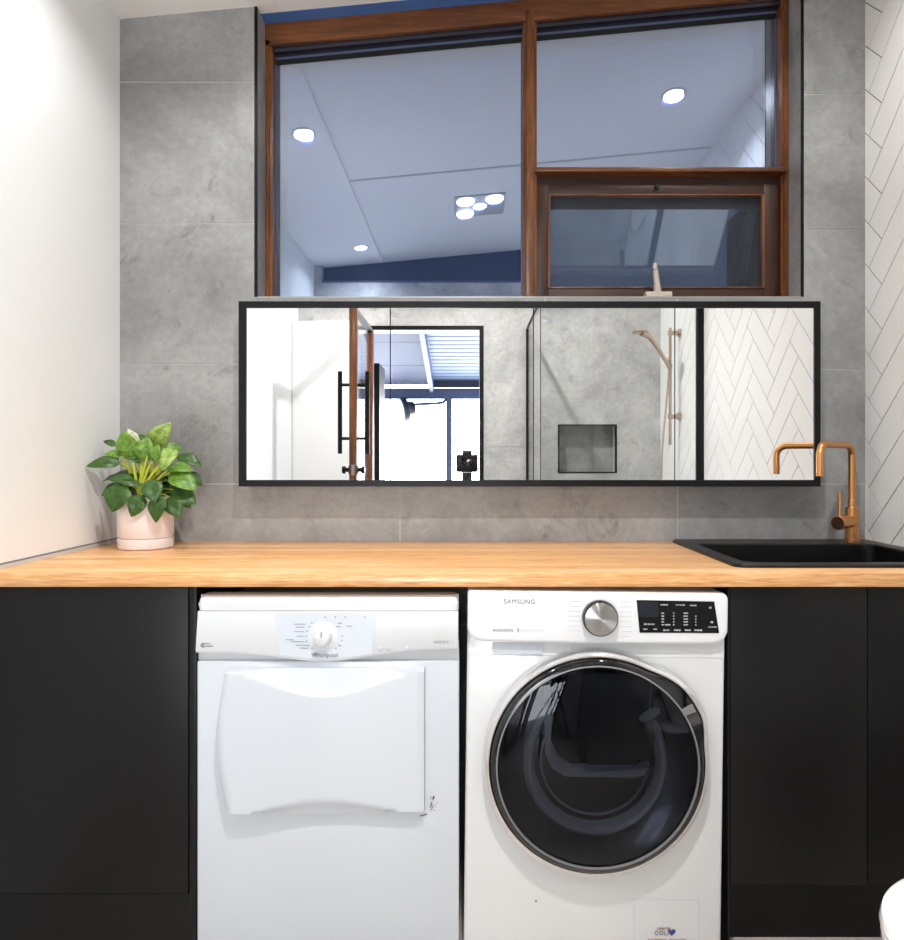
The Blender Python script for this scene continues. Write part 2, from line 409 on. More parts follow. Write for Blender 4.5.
# back wall : large grey tiles around the window
WH = (-0.6735, 1.0735, 1.683, 3.2)
bm = B()
for r in rects_minus([(XL-0.1, XR+0.1, 0, 2.95)], [WH]):
    bx(bm, r[0], r[1], YB+0.0016, 2.60, r[2], r[3], 1)
def tiles(bm, region, zs, joints, holes, y0, y1, gap=0.0017, mi=0):
    x0, x1 = region
    for k in range(len(zs)-1):
        xs = [x0] + [j for j in joints(k) if x0 < j < x1] + [x1]
        for i in range(len(xs)-1):
            r = (xs[i] + (gap if i > 0 else 0), xs[i+1] - (gap if i < len(xs)-2 else 0), zs[k] + gap, zs[k+1] - gap)
            for q in rects_minus([r], holes): bx(bm, q[0], q[1], y0, y1, q[2], q[3], mi)
tiles(bm, (XL, 0.6735), [0, 0.183, 0.633, 1.083, 1.468, 1.918, 2.372, 2.95], lambda k: [-0.215] if k < 3 else [0.25], [WH], YB, YB+0.004)
tiles(bm, (0.677, XR), [0, 0.183, 0.633, 1.083, 1.45, 1.898, 2.332, 2.95], lambda k: [], [WH], YB, YB+0.004)
# tiled reveals of the opening
bx(bm, -0.6735-0.004, -0.6725, YB+0.001, 2.315, 1.683, 2.95, 0)
bx(bm, 1.0725, 1.0775, YB+0.001, 2.315, 1.683, 2.95, 0)
bx(bm, -0.6725, 1.0725, YB+0.001, 2.315, 1.679, 1.6845, 0)
struct('wall_back', bm, [M['tile_grey'], M['grout_pale']], 'grey concrete look tiled wall around the window')
bm = B(); bx(bm, -0.6815, -0.672, YB-0.0015, YB+0.004, 1.683, ceil_z(-0.68))
struct('trim_4', bm, M['black_metal'], 'black edge trim at the left side of the window opening')
bm = B(); bx(bm, 1.0715, 1.0795, YB-0.0015, YB+0.004, 1.683, ceil_z(1.07))
struct('trim_5', bm, M['black_metal'], 'black edge trim at the right side of the window opening')
bm = B(); bx(bm, -0.672, 1.0715, YB-0.0012, YB+0.003, 1.679, 1.6845)
struct('trim_6', bm, M['steel'], 'thin grey edge trim under the window')
# right wall : white herringbone
bm = B(); bx(bm, XR+0.0016, XR+0.1, YF-0.12, 2.6, 0, 2.95, 1)
W_, L_ = 0.0987, 0.2961; u0, v0 = 0.09, 2.258; s2 = math.sqrt(0.5); g = 0.0016
umax = YB - YF
for m_ in range(-2, 9):
    for k in range(-40, 40):
        for (a0, a1, b0, b1) in ((k*W_, k*W_+L_, k*W_, k*W_+W_), (k*W_-W_, k*W_, k*W_, k*W_+L_)):
            ta, tb = m_*L_, -m_*L_
            P = [(a0+ta+g, b0+tb+g), (a1+ta-g, b0+tb+g), (a1+ta-g, b1+tb-g), (a0+ta+g, b1+tb-g)]
            Q = [(u0+(a-b)*s2, v0+(a+b)*s2) for a, b in P]
            Q = clip_poly(Q, 0.0005, umax, 0.002, 2.9)
            if len(Q) >= 3: prism(bm, Q, lambda u, v, d: (d, YB-u, v), XR, XR+0.005, 0)
struct('wall_right', bm, [M['tile_white'], M['grout_dark']], 'white herringbone tiled wall on the right')
# wall with the doorway, behind the camera
DOOR = (-0.665, 0.11, 0, 2.045); NICHE = (0.608, 0.981, 1.08, 1.389); CLER = (-1.06, 1.2, 2.45, 2.95)
bm = B()
for r in rects_minus([(XL-0.1, XR+0.1, 0, 2.95)], [DOOR, NICHE, CLER]): bx(bm, r[0], r[1], YF-0.12, YF-0.0016, r[2], r[3], 1)
bx(bm, NICHE[0], NICHE[1], YF-0.12, YF-0.10, NICHE[2], NICHE[3], 2)
tiles(bm, (XL, XR), [0, 0.35, 0.80, 1.25, 1.70, 2.15, 2.95], lambda k: [0.42-0.878, 0.42, 0.42+0.35] if k % 2 else [-0.9, -0.02, 0.80], [DOOR, NICHE, CLER], YF-0.005, YF)
struct('wall_front', bm, [M['tile_grey_b'], M['tile_grey_b'], M['tile_grey']], 'grey tiled wall with the doorway, seen in the mirror')
bm = B()
for (x0, x1, z0, z1) in ((NICHE[0]-0.008, NICHE[1]+0.008, NICHE[3]-0.002, NICHE[3]+0.006), (NICHE[0]-0.008, NICHE[1]+0.008, NICHE[2]-0.006, NICHE[2]+0.002), (NICHE[0]-0.008, NICHE[0]+0.002, NICHE[2], NICHE[3]), (NICHE[1]-0.002, NICHE[1]+0.008, NICHE[2], NICHE[3])):
    bx(bm, x0, x1, YF-0.02, YF+0.003, z0, z1)
struct('trim_7', bm, M['black_metal'], 'black edge around the shower niche')
# high window over the doorway (only its dark glass is seen, reflected)
w2 = struct_root('window_2', 'dark high window above the doorway', (0, YF-0.06, 2.45))
bm = B(); prism(bm, [(CLER[0], 2.45), (CLER[1], 2.45), (CLER[1], ceil_z(CLER[1])+0.02), (CLER[0], ceil_z(CLER[0])+0.02)], XZ, YF-0.09, YF-0.08)
obj('pane', bm, M['dark_steel'], w2)
bm = B(); bx(bm, CLER[0], CLER[1], YF-0.10, YF-0.02, 2.44, 2.47); obj('frame', bm, M['steel_blue'], w2)
# doorway frame
dfr = struct_root('door_2', 'black frame of the open doorway', (-0.29, YF, 0))
bm = B(); bx(bm, -0.665, -0.64, YF-0.125, YF+0.008, 0, 2.045); obj('jamb', bm, M['black_metal'], dfr)
bm = B(); bx(bm, 0.083, 0.11, YF-0.125, YF+0.008, 0, 2.045); obj('jamb', bm, M['black_metal'], dfr)
bm = B(); bx(bm, -0.64, 0.083, YF-0.125, YF+0.008, 2.017, 2.045); obj('head', bm, M['black_metal'], dfr)
# floor edge at left wall / worktop seal
bm = B(); bx(bm, XL, XL+0.0045, 1.597, YB, 0.9002, 0.9095)
struct('trim_8', bm, M['plastic'], 'white seal where worktop meets the white wall')
bm = B(); bx(bm, XL, XL+0.0025, 1.597, YB, 0.9095, 0.9135)
struct('trim_9', bm, M['ink'], 'thin dark joint line above the worktop seal')

# ------------------------------------------------------------------ window
win = struct_root('window_1', 'timber framed window above the mirror', (0.2, 2.38, 1.684))
YW = 2.313; YG = 2.36
SL = 0.094
def slope_member(bm, x0, x1, za, y0, y1, h, mi=0):       # parallel to the ceiling, underside at za(x)
    vs = [bm.verts.new((x, y, za(x)+t)) for x in (x0, x1) for y in (y0, y1) for t in (0, h)]
    for f in [(0, 1, 3, 2), (4, 6, 7, 5), (0, 4, 5, 1), (2, 3, 7, 6), (0, 2, 6, 4), (1, 5, 7, 3)]:
        bm.faces.new([vs[i] for i in f]).material_index = mi
zh = lambda x: ceil_z(x) - 0.073
bm = B(); slope_member(bm, -0.6735, 1.0735, zh, YW, 2.47, 0.075); obj('head', bm, M['timber_h'], win)
bm = B(); slope_member(bm, -0.655, 1.052, lambda x: zh(x)-0.018, YW+0.012, 2.47, 0.018); obj('head_stop', bm, M['head_dark'], win, label='glossy stop under the window head, coloured dark violet as if reflecting dusk sky')
bm = B(); bx(bm, -0.6735, -0.660, YW, 2.47, 1.684, 2.56); bx(bm, -0.660, -0.650, YW+0.008, 2.47, 1.684, 2.56)
obj('stile', bm, M['timber_v'], win)
bm = B(); bx(bm, 1.058, 1.0735, YW, 2.47, 1.684, 2.72); bx(bm, 1.050, 1.058, YW+0.008, 2.47, 1.684, 2.72)
obj('stile', bm, M['timber_v'], win)
bm = B(); bx(bm, 0.196, 0.224, YW-0.004, 2.47, 1.684, 2.66, bev=0.002); bx(bm, 0.187, 0.233, YW+0.006, 2.44, 1.684, 2.66)
obj('mullion', bm, M['timber_v'], win)
bm = B(); bx(bm, 0.226, 1.062, YW-0.022, YW+0.06, 2.113, 2.128, bev=0.003)
trn = obj('transom', bm, M['timber_h'], win)
bm = B(); bx(bm, 0.233, 1.058, YW+0.026, 2.45, 2.086, 2.1128); obj('apron', bm, M['timber_dark_h'], trn, label='recessed underside of the transom, its shadow painted in as dark timber')  # dark timber here paints the shadow under the transom lip
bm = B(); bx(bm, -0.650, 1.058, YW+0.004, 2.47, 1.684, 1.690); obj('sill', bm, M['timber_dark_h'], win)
for (x0, x1, z0) in ((-0.650, 0.187, 1.690), (0.233, 1.050, 2.128)):
    bm = B(); prism(bm, [(x0, z0), (x1, z0), (x1, zh(x1)-0.018), (x0, zh(x0)-0.018)], XZ, YG, YG+0.006)
    obj('pane', bm, M['glass_window'], win)
    bm = B()
    slope_member(bm, x0, x1, lambda x: zh(x)-0.026, YG-0.004, YG-0.001, 0.008)
    for xa, xb in ((x0, x0+0.004), (x1-0.004, x1)): bx(bm, xa, xb, YG-0.003, YG-0.001, z0, zh((xa+xb)/2)-0.02)
    obj('glazing_bead', bm, M['steel_blue'], win, label='pale grey glazing bead')
    bm = B(); slope_member(bm, x0, x1, lambda x: zh(x)-0.041, YG-0.004, YG-0.001, 0.0148); obj('gasket', bm, M['black_gap'], win, label='black rubber gasket')
# insect screen frame in the lower right light
scr = B()
sx0, sx1, sz0, sz1 = 0.233, 1.044, 1.690, 2.086; ix0, ix1, iz0, iz1 = 0.272, 0.996, 1.735, 2.050
for (x0, x1, z0, z1) in ((sx0, ix0, sz0, sz1), (ix1, sx1, sz0, sz1)): bx(scr, x0, x1, YW+0.012, YW+0.05, z0, z1, bev=0.002)
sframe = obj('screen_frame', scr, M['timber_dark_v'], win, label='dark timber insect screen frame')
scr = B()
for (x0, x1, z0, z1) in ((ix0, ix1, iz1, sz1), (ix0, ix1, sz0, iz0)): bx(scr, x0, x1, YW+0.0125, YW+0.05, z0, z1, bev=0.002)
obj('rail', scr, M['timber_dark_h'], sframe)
scr = B()
for (x0, x1, z0, z1) in ((ix0, ix0+0.007, iz0, iz1), (ix1-0.007, ix1, iz0, iz1), (ix0, ix1, iz1-0.004, iz1), (ix0, ix1, iz0, iz0+0.005)): bx(scr, x0, x1, YW+0.009, YW+0.03, z0, z1, bev=0.001)
obj('bead', scr, M['timber_v'], sframe, label='lighter timber bead around the insect mesh')
bm = B(); bx(bm, ix0, ix1, YW+0.031, YW+0.032, iz0, iz1); obj('insect_mesh', bm, M['mesh'], sframe, label='fine grey insect mesh')
bm = B(); bx(bm, 0.628, 0.642, YW+0.002, YW+0.012, 2.066, 2.080, bev=0.002); obj('catch', bm, M['black_metal'], sframe)
# awning sash pushed outwards behind the screen
A = math.radians(22); hz, hy = 2.083, 2.44
def aw(u, v, d):      # v: distance down the sash from hinge
    return (u, hy + v*math.sin(A) + d*math.cos(A), hz - v*math.cos(A) + d*math.sin(A))
def quadbox(bm, u0, u1, v0_, v1, d0, d1):
    prism(bm, [(u0, v0_), (u1, v0_), (u1, v1), (u0, v1)], aw, d0, d1)
bm = B(); quadbox(bm, 0.240, 1.045, 0, 0.040, 0, 0.04); quadbox(bm, 0.240, 1.045, 0.385, 0.425, 0, 0.04)
quadbox(bm, 0.240, 0.28, 0.040, 0.385, 0, 0.04); quadbox(bm, 1.025, 1.045, 0.040, 0.385, 0, 0.04)
sash = obj('awning_sash', bm, M['black_metal'], win, label='dark awning sash pushed open outwards')
bm = B(); quadbox(bm, 0.28, 1.025, 0.040, 0.385, 0.015, 0.021); obj('pane', bm, M['glass_awning'], sash)
bm = B(); bx(bm, 1.048, 1.09, 2.47, 2.80, 1.66, 2.12); obj('outer_jamb', bm, M['black_metal'], win, label='dark outer jamb beside the awning sash')
# winder
bm = B(); bx(bm, 0.590, 0.678, 2.290, 2.330, 1.698, 1.717, bev=0.003); bx(bm, 0.600, 0.655, 2.284, 2.326, 1.6845, 1.702, bev=0.003)
wd = obj('winder', bm, M['cream'], win, label='cream metal window winder')
bm = B(); tube(bm, [(0.632, 2.300, 1.712), (0.628, 2.296, 1.745), (0.622, 2.292, 1.788)], [0.013, 0.010, 0.009], 10); obj('crank', bm, M['cream'], wd)
bm = B(); lathe(bm, [(0, 0), (0.011, 0.003), (0.012, 0.014), (0.008, 0.024), (0, 0.026)], (0.621, 2.292, 1.785), seg=14); obj('crank_knob', bm, M['steel'], wd)

# ------------------------------------------------------------------ worktop
bm = B()
hx0, hx1, hy0, hy1 = 0.675, 1.225, 1.70, 2.19
wx0, wx1, wy0, wy1, wz0, wz1 = XL+0.0005, XR-0.0005, 1.595, YB-0.0005, 0.868, 0.900
def ring_slab(bm, O, I, z0, z1):
    def mk(z, r): return [bm.verts.new((x, y, z)) for x, y in r]
    ot, it, ob, ib = mk(z1, O), mk(z1, I), mk(z0, O), mk(z0, I); n = len(O)
    for i in range(n):
        j = (i+1) % n
        bm.faces.new((ot[i], ot[j], it[j], it[i])); bm.faces.new((ob[i], ib[i], ib[j], ob[j]))
        bm.faces.new((ot[i], ob[i], ob[j], ot[j])); bm.faces.new((it[i], it[j], ib[j], ib[i]))
ring_slab(bm, [(wx0, wy0), (wx1, wy0), (wx1, wy1), (wx0, wy1)], [(hx0, hy0), (hx1, hy0), (hx1, hy1), (hx0, hy1)], wz0, wz1)
es = [e for e in bm.edges if all(abs(v.co.y-wy0) < 1e-5 for v in e.verts) and abs(e.verts[0].co.z-e.verts[1].co.z) < 1e-5]
bmesh.ops.bevel(bm, geom=es, offset=0.0014, segments=2, profile=0.5, affect='EDGES')
tag(obj('worktop', bm, M['worktop']), 'long pale oak worktop running over both machines and the black cabinets', 'worktop')

# ------------------------------------------------------------------ cabinets
YD = 1.617
cab = thing('base_cabinet', 'black flat fronted cabinet to the left of the dryer', 'cabinet', (-0.87, 1.9, 0))
box_part('door', XL+0.003, -0.650, YD, YD+0.018, 0.150, 0.862, M['black_board'], cab, 0.001)
box_part('end_panel', -0.647, -0.6305, YD, 2.215, 0.0, 0.866, M['black_board'], cab, 0.001)
box_part('carcass', XL+0.003, -0.648, YD+0.020, 2.215, 0.152, 0.864, M['black_board'], cab)
box_part('kickboard', XL+0.003, -0.648, YD+0.004, YD+0.0195, 0.0, 0.147, M['black_board'], cab)
cab2 = thing('sink_cabinet', 'black two door cabinet under the sink, right of the washing machine', 'cabinet', (0.93, 1.9, 0))
box_part('end_panel', 0.6075, 0.6125, YD, 2.215, 0.0, 0.866, M['black_board'], cab2, 0.001)
box_part('door', 0.6140, 0.9318, YD, YD+0.018, 0.170, 0.862, M['black_board'], cab2, 0.001)
box_part('door', 0.9342, XR-0.003, YD, YD+0.018, 0.170, 0.862, M['black_board'], cab2, 0.001)
bm = B()
bx(bm, 0.613, XR-0.003, YD+0.020, 2.215, 0.170, 0.186); bx(bm, 0.613, XR-0.003, 2.205, 2.215, 0.186, 0.86); bx(bm, XR-0.019, XR-0.003, YD+0.02, 2.205, 0.186, 0.86); bx(bm, 0.613, XR-0.02, YD+0.020, YD+0.038, 0.80, 0.864)
obj('carcass', bm, M['black_board'], cab2)
box_part('kickboard', 0.613, XR-0.003, YD+0.070, YD+0.085, 0.0, 0.170, M['black_board'], cab2)

# ------------------------------------------------------------------ dryer
SF = 435.0
def fx(px, y=1.60): return (px-CX)/F*y
def fz(py, y=1.60): return EYE+(CY-py)/F*y
dr = thing('tumble_dryer', 'plain white tumble dryer with a square panel door, left of the washing machine', 'dryer', (-0.321, 1.9, 0))
dx0, dx1 = -0.6272, -0.0185; Yb = 1.612
zb = 0.693
bm = B(); bx(bm, dx0, dx1, Yb, 2.19, 0.02, zb, bev=0.004); bx(bm, dx0+0.002, dx1-0.002, Yb+0.035, 2.19, zb-0.003, 0.800)
obj('body', bm, M['enamel'], dr)
for x in (dx0+0.05, dx1-0.05):
    for y in (1.67, 2.13):
        bm = B(); lathe(bm, [(0.022, 0), (0.022, 0.012), (0.012, 0.014), (0.012, 0.025)], (x, y, 0), seg=16); obj('foot', bm, M['black_soft'], dr)
# top with rounded front edge
prof = [(1.650, 0.812), (1.650, 0.8465)] + [(1.622-0.018*math.sin(a), 0.8465-0.018+0.018*math.cos(a)) for a in [PI/2*k/8 for k in range(9)]] + [(1.604, 0.812)]
bm = B(); prism(bm, [(p[0], p[1]) for p in prof], lambda u, v, d: (d, u, v), dx0+0.006, dx1-0.001)
es = [e for e in bm.edges if abs(e.verts[0].co.x-e.verts[1].co.x) < 1e-6 and (e.verts[0].co.z > 0.813 or e.verts[1].co.z > 0.813)]
bmesh.ops.bevel(bm, geom=es, offset=0.011, segments=4, profile=0.5, affect='EDGES')
obj('lid', bm, M['plastic'], dr)
# console with bowed lower edge
bm = B(); n = 24
top = 0.811
def zlow(t): return 0.716 + 0.008*t - 0.025*math.exp(-((t-0.49)/0.23)**2)
Yc = 1.600
rows = []
for i in range(n+1):
    t = i/n; x = dx0+0.002 + (dx1-dx0-0.004)*t
    zl = zlow(t); sh_ = 0.0045*(1-t)**6
    inset = 0.004*max(0, 1-abs(t-0.0)/0.03)
    rows.append([bm.verts.new(c) for c in ((x+sh_, Yc+0.02, top), (x+sh_, Yc+0.001, top), (x+sh_, Yc, top-0.004), (x, Yc-0.001, zl+0.006), (x, Yc+0.002, zl), (x, Yb+0.010, zl-0.001), (x, Yb+0.03, zl-0.001))])
for a, b in zip(rows[:-1], rows[1:]):
    for k in range(6): bm.faces.new((a[k], b[k], b[k+1], a[k+1]))
for r in (rows[0], rows[-1]): bm.faces.new(r)
con = obj('console', bm, M['plastic'], dr)
# lower skirt under the console (recess band)
box_part('console_skirt', dx0-0.0022, dx1-0.0005, Yb+0.013, Yb+0.03, zb-0.001, 0.735, M['plastic'], dr, 0.002)
# dial field on console
def strip_outline(x0, x1, n=14):
    up = [(x0 + (x1-x0)*i/n, top-0.003) for i in range(n+1)]
    lo = []
    for i in range(n+1):
        s_ = i/n; ins = 0.012
        x = x0+ins + (x1-x0-2*ins)*s_; t = (x-dx0)/(dx1-dx0); lo.append((x, zlow(t)+0.007))
    return up + lo[::-1]
bm = B(); prism(bm, strip_outline(fx(275), fx(377)), XZ, Yc-0.0016, Yc+0.003); obj('dial_field', bm, M['plastic_cool'], con, label='bluish white field around the dial')
kx, kz = fx(323.5), fz(636)
bm = B(); lathe(bm, [(0.034, 0), (0.034, 0.0012), (0.026, 0.0022), (0, 0.0024)], (kx, Yc-0.0015, kz), (0, -1, 0), 40); obj('dial_ring', bm, M['plastic'], con)
bm = B(); lathe(bm, [(0.021, 0), (0.019, 0.012), (0.0165, 0.019), (0.012, 0.0205), (0, 0.021)], (kx, Yc-0.0035, kz), (0, -1, 0), 32)
kn = obj('dial', bm, M['plastic'], dr)
bm = B(); bx(bm, kx-0.0012, kx+0.0012, Yc-0.0255, Yc-0.0238, kz+0.002, kz+0.015); obj('pointer', bm, M['ink'], kn)
def dots(bm, pts):
    for (px, py) in pts: lathe(bm, [(0.0019, 0), (0.0019, 0.0006), (0, 0.0008)], (fx(px), Yc-0.0016, fz(py)), (0, -1, 0), 10)
def lines(bm, ls):
    for (x0, x1, py) in ls: bx(bm, fx(x0), fx(x1), Yc-0.0022, Yc-0.0005, fz(py)-0.0009, fz(py)+0.0009)
bm = B(); dots(bm, ((312, 623), (309.5, 626.5), (307, 631), (306, 636), (306.5, 641), (309, 645.5), (312, 648)))
lines(bm, ((294, 306, 624), (296, 305, 627), (294, 304, 631.5), (297, 304, 636), (286, 294, 639.5), (291, 304, 641.5), (296, 308, 645), (301, 309, 648)))
obj('dial_marks', bm, M['ink_mid'], con, label='small grey program marks left of the dial')
bm = B(); dots(bm, ((336, 648), (339.5, 645), (342, 640.5), (342.5, 636))); lines(bm, ((338, 342, 623), (336, 341, 626.5), (347, 352, 626), (338, 342, 645.5)))
obj('dial_marks', bm, M['ink_mid'], con, label='small grey program marks right of the dial')
for q in (325.5, 335.5, 345.5, 365):
    bm = B(); dots(bm, ((q, 617),)); obj('indicator', bm, M['ink_mid'], con)
bm = text_bm('Whirlpool', 0.0135, fx(325), fz(655), Yc-0.0024, 0.0001); obj('lettering', bm, M['ink'], con)
bm = B(); tube(bm, [(fx(316)+0.004*math.cos(a), Yc-0.002, fz(653.5)+0.002*math.sin(a)) for a in [2*PI*k/16 for k in range(17)]], 0.0008, 6); obj('logo_swoosh', bm, M['ink'], con)
for (px, r) in ((380, 0.0062), (388.5, 0.0062), (407, 0.0058)):
    bm = B(); lathe(bm, [(r, 0), (r, 0.0015), (r*0.7, 0.0022), (0, 0.0022)], (fx(px), Yc-0.0008, fz(648)), (0, -1, 0), 20); obj('button', bm, M['plastic_dim'], con)
bm = text_bm('AWZ 514', 0.008, fx(441), fz(642), Yc-0.0018); obj('model_lettering', bm, M['ink_mid'], con)
bm = B(); tube(bm, [(fx(203.5)+0.0040*math.cos(a), Yc-0.001, fz(645)+0.0036*math.sin(a)) for a in [0.7+2*PI*0.8*k/14 for k in range(15)]], 0.0023, 6)
bx(bm, fx(206), fx(213), Yc-0.0018, Yc+0.001, fz(646)-0.0012, fz(646)+0.0012); bx(bm, fx(204), fx(210), Yc-0.0018, Yc+0.001, fz(643.5)-0.001, fz(643.5)+0.001)
obj('emblem', bm, M['ink'], con, label='small grey leaf shaped emblem')
# sculpted door panel
Y0 = Yb - 0.001
dxa, dxb = fx(225, 1.59), fx(424, 1.59); zt, zbm = fz(669.5, 1.59), fz(815, 1.59)
nu, nv = 48, 44
bm = B(); grid = []
def sm(t): t = max(0, min(1, t)); return t*t*(3-2*t)
for j in range(nv+1):
    v = j/nv; row = []
    for i in range(nu+1):
        u = i/nu
        zz = zt + (zbm-zt)*v
        bul = 0.0185*math.sin(PI*min(1, max(0, v)))**1.2
        xl = dxa - bul + 0.004*v
        x = xl + (dxb-xl)*u
        arch = math.sin(PI*min(1, max(0, (u-0.06)/0.88)))**1.6
        dt = (0.004 + 0.052*arch); db = (0.004 + 0.040*arch)
        dist_t = zt-zz; dist_b = zz-zbm
        h = 0.032
        if dist_t < dt: h -= 0.019*(1-dist_t/dt)
        if dist_b < db: h -= 0.017*sm(1-dist_b/db)
        h += 0.004*math.sin(PI*v)*(1-u)
        h -= 0.010*(1-sm(u/0.03)) + 0.004*(1-sm((1-u)/0.012)) + 0.012*sm((u-0.45)/0.55)
        row.append(bm.verts.new((x, Y0-h, zz)))
    grid.append(row)
for j in range(nv):
    for i in range(nu): bm.faces.new((grid[j][i], grid[j][i+1], grid[j+1][i+1], grid[j+1][i]))
rim = grid[0] + [r[-1] for r in grid[1:]] + grid[-1][-2::-1] + [r[0] for r in grid[-2:0:-1]]
back = [bm.verts.new((v.co.x, Y0, v.co.z)) for v in rim]
for i in range(len(rim)):
    j = (i+1) % len(rim); bm.faces.new((rim[i], back[i], back[j], rim[j]))
bm.faces.new(back)
ddoor = obj('door', bm, M['enamel'], dr, sharp=40)
box_part('hinge_strip', dxb+0.0005, dxb+0.0025, Yb-0.003, Yb+0.001, zbm, zt, M['plastic_dim'], dr)
bm = B()
for k in range(26):
    a = random.random(); px = 431.5+random.gauss(0, 2.0); py = 796+17*a
    r = random.uniform(0.0006, 0.0016)
    lathe(bm, [(r, 0), (r*0.8, 0.0004), (0, 0.0005)], (fx(px, Yb), Yb-0.0002, fz(py, Yb)), (0, -1, 0), 7)
tube(bm, [(fx(434, Yb), Yb-0.0003, fz(796, Yb)), (fx(433, Yb), Yb-0.0003, fz(799, Yb))], 0.0022, 6)
tube(bm, [(fx(431, Yb), Yb-0.0003, fz(802, Yb)), (fx(432.5, Yb), Yb-0.0003, fz(808, Yb))], 0.0012, 6)
tube(bm, [(fx(420, Yb), Yb-0.0003, fz(816, Yb)), (fx(427, Yb), Yb-0.0003, fz(814, Yb))], 0.0012, 6)
obj('scratch_marks', bm, M['scuff'], dr, label='brown chipped paint marks beside the door corner')

# ------------------------------------------------------------------ washing machine
wm = thing('washing_machine', 'white front loading washing machine with big round black door', 'washing machine', (0.2915, 1.9, 0.004))
ox = 0.2915
a0, a1 = ox-0.300, ox+0.300; Yw = 1.613
bm = B(); bx(bm, a0, a1, Yw, 2.17, 0.018, 0.842, bev=0.008, seg=3); obj('body', bm, M['enamel_soft'], wm)
bm = B(); bx(bm, a0+0.001, a1-0.001, Yw+0.005, 2.17, 0.836, 0.852, bev=0.004); obj('lid', bm, M['plastic_bright'], wm)
for x in (a0+0.05, a1-0.05):
    for y in (1.68, 2.11):
        bm = B(); lathe(bm, [(0.024, -0.003), (0.024, 0.010), (0.012, 0.012), (0.012, 0.024)], (x, y, 0.004), seg=16); obj('foot', bm, M['black_soft'], wm)
# console : rounded slab
Ycw = 1.595
shift = 0.0105                                   # the machine leans, so its top sits right of its feet
def wx(px, y=1.6): return (px-CX)/F*y
lean = 0.0125
def wl(px, py, y=Ycw):                           # picture point -> upright machine frame
    X = (px-CX)/F*y; Z = EYE+(CY-py)/F*y
    c, s = math.cos(lean), math.sin(lean); dx, dz = X-ox, Z-0.004
    return (ox + dx*c - dz*s, 0.004 + dx*s + dz*c)
zc0 = wl(600, 644.5)[1]; zc1 = wl(600, 592)[1]
def console_outline():
    xL, xR = a0-0.0005, a1+0.0005
    out = []
    n = 80; rc = 0.036
    for i in range(n+1):                          # lower edge with big soft corners
        t = i/n; x = xL + (xR-xL)*t
        e = min(x-xL, xR-x); dz = 0.75*(rc-math.sqrt(max(0, rc*rc-(rc-e)**2))) if e < rc else 0
        out.append((x, zc0 + dz + 0.004*(abs(t-0.5)*2)**3))
    tr = 0.016
    for k in range(7):
        a = PI/2*k/6; out.append((xR-tr+tr*math.cos(a), zc1-tr+tr*math.sin(a)))
    tl = 0.007
    for k in range(5):
        a = PI/2+PI/2*k/4; out.append((xL+tl+tl*math.cos(a), zc1-tl+tl*math.sin(a)))
    return out
bm = B()
O = console_outline(); cxm = ox; czm = (zc0+zc1)/2
def insetp(p, d):
    return (cxm + (p[0]-cxm)*(1-d/0.30), czm + (p[1]-czm)*(1-d/0.06))
lay = [(0, Yw+0.012), (0, Ycw+0.009), (0.0015, Ycw+0.004), (0.005, Ycw+0.001), (0.009, Ycw)]
rings = [[bm.verts.new((insetp(p, d)[0], y, insetp(p, d)[1])) for p in O] for d, y in lay]
for A_, B_ in zip(rings[:-1], rings[1:]):
    for i in range(len(O)): bm.faces.new((A_[i], A_[(i+1) % len(O)], B_[(i+1) % len(O)], B_[i]))
bm.faces.new(rings[0]); bm.faces.new(rings[-1])
wcon = obj('console', bm, M['plastic_bright'], wm)
# drawer finger recess
q0, q1 = wl(492, 644, Yw), wl(543, 652, Yw)
bm = B(); prism(bm, rrect(q0[0], q1[0], q1[1]-0.004, q0[1]+0.004, 0.006), XZ, Yw-0.004, Yw+0.01); obj('drawer_grip', bm, M['plastic_dim'], wm, label='grey finger grip of the detergent drawer')
q = wl(600, 656, Yw)[1]
box_part('front_seam', a0+0.003, a1-0.003, Yw-0.0008, Yw+0.004, q-0.0006, q+0.0008, M['ink_pale'], wm)
# dial
k = wl(599.5, 617.5)
bm = B(); lathe(bm, [(0.041, 0), (0.041, 0.016), (0.0385, 0.020)], (k[0], Ycw+0.002, k[1]), (0, -1, 0), 48, capends=True)
dial = obj('dial', bm, M['black_gloss'], wm, label='black rimmed program dial')
# brushed face, radial anisotropy from fine wedges of differing gloss
def radial_metal():
    m, nt, b = newmat('radial_brushed_steel')
    tc = N(nt, 'ShaderNodeTexCoord'); b.inputs['Base Color'].default_value = (*lin((190, 189, 187)), 1)
    b.inputs['Metallic'].default_value = 1; b.inputs['Roughness'].default_value = 0.3; b.inputs['Anisotropic'].default_value = 0.95; b.inputs['Anisotropic Rotation'].default_value = 0.25
    tg = N(nt, 'ShaderNodeTangent', direction_type='RADIAL', axis='Y'); L(nt, tg.outputs[0], b.inputs['Tangent'])
    return m
M['radial'] = radial_metal()
bmf = B(); lathe(bmf, [(0.0375, 0), (0.0365, 0.0035), (0.034, 0.0045), (0, 0.005)], (0, 0, 0), (0, -1, 0), 48)
fo = obj('dial_face', bmf, M['radial'], None); fo.parent = dial; fo['label'] = 'brushed steel dial face'
fo.location = Vector((k[0], Ycw-0.017, k[1])) - rootloc(dial)
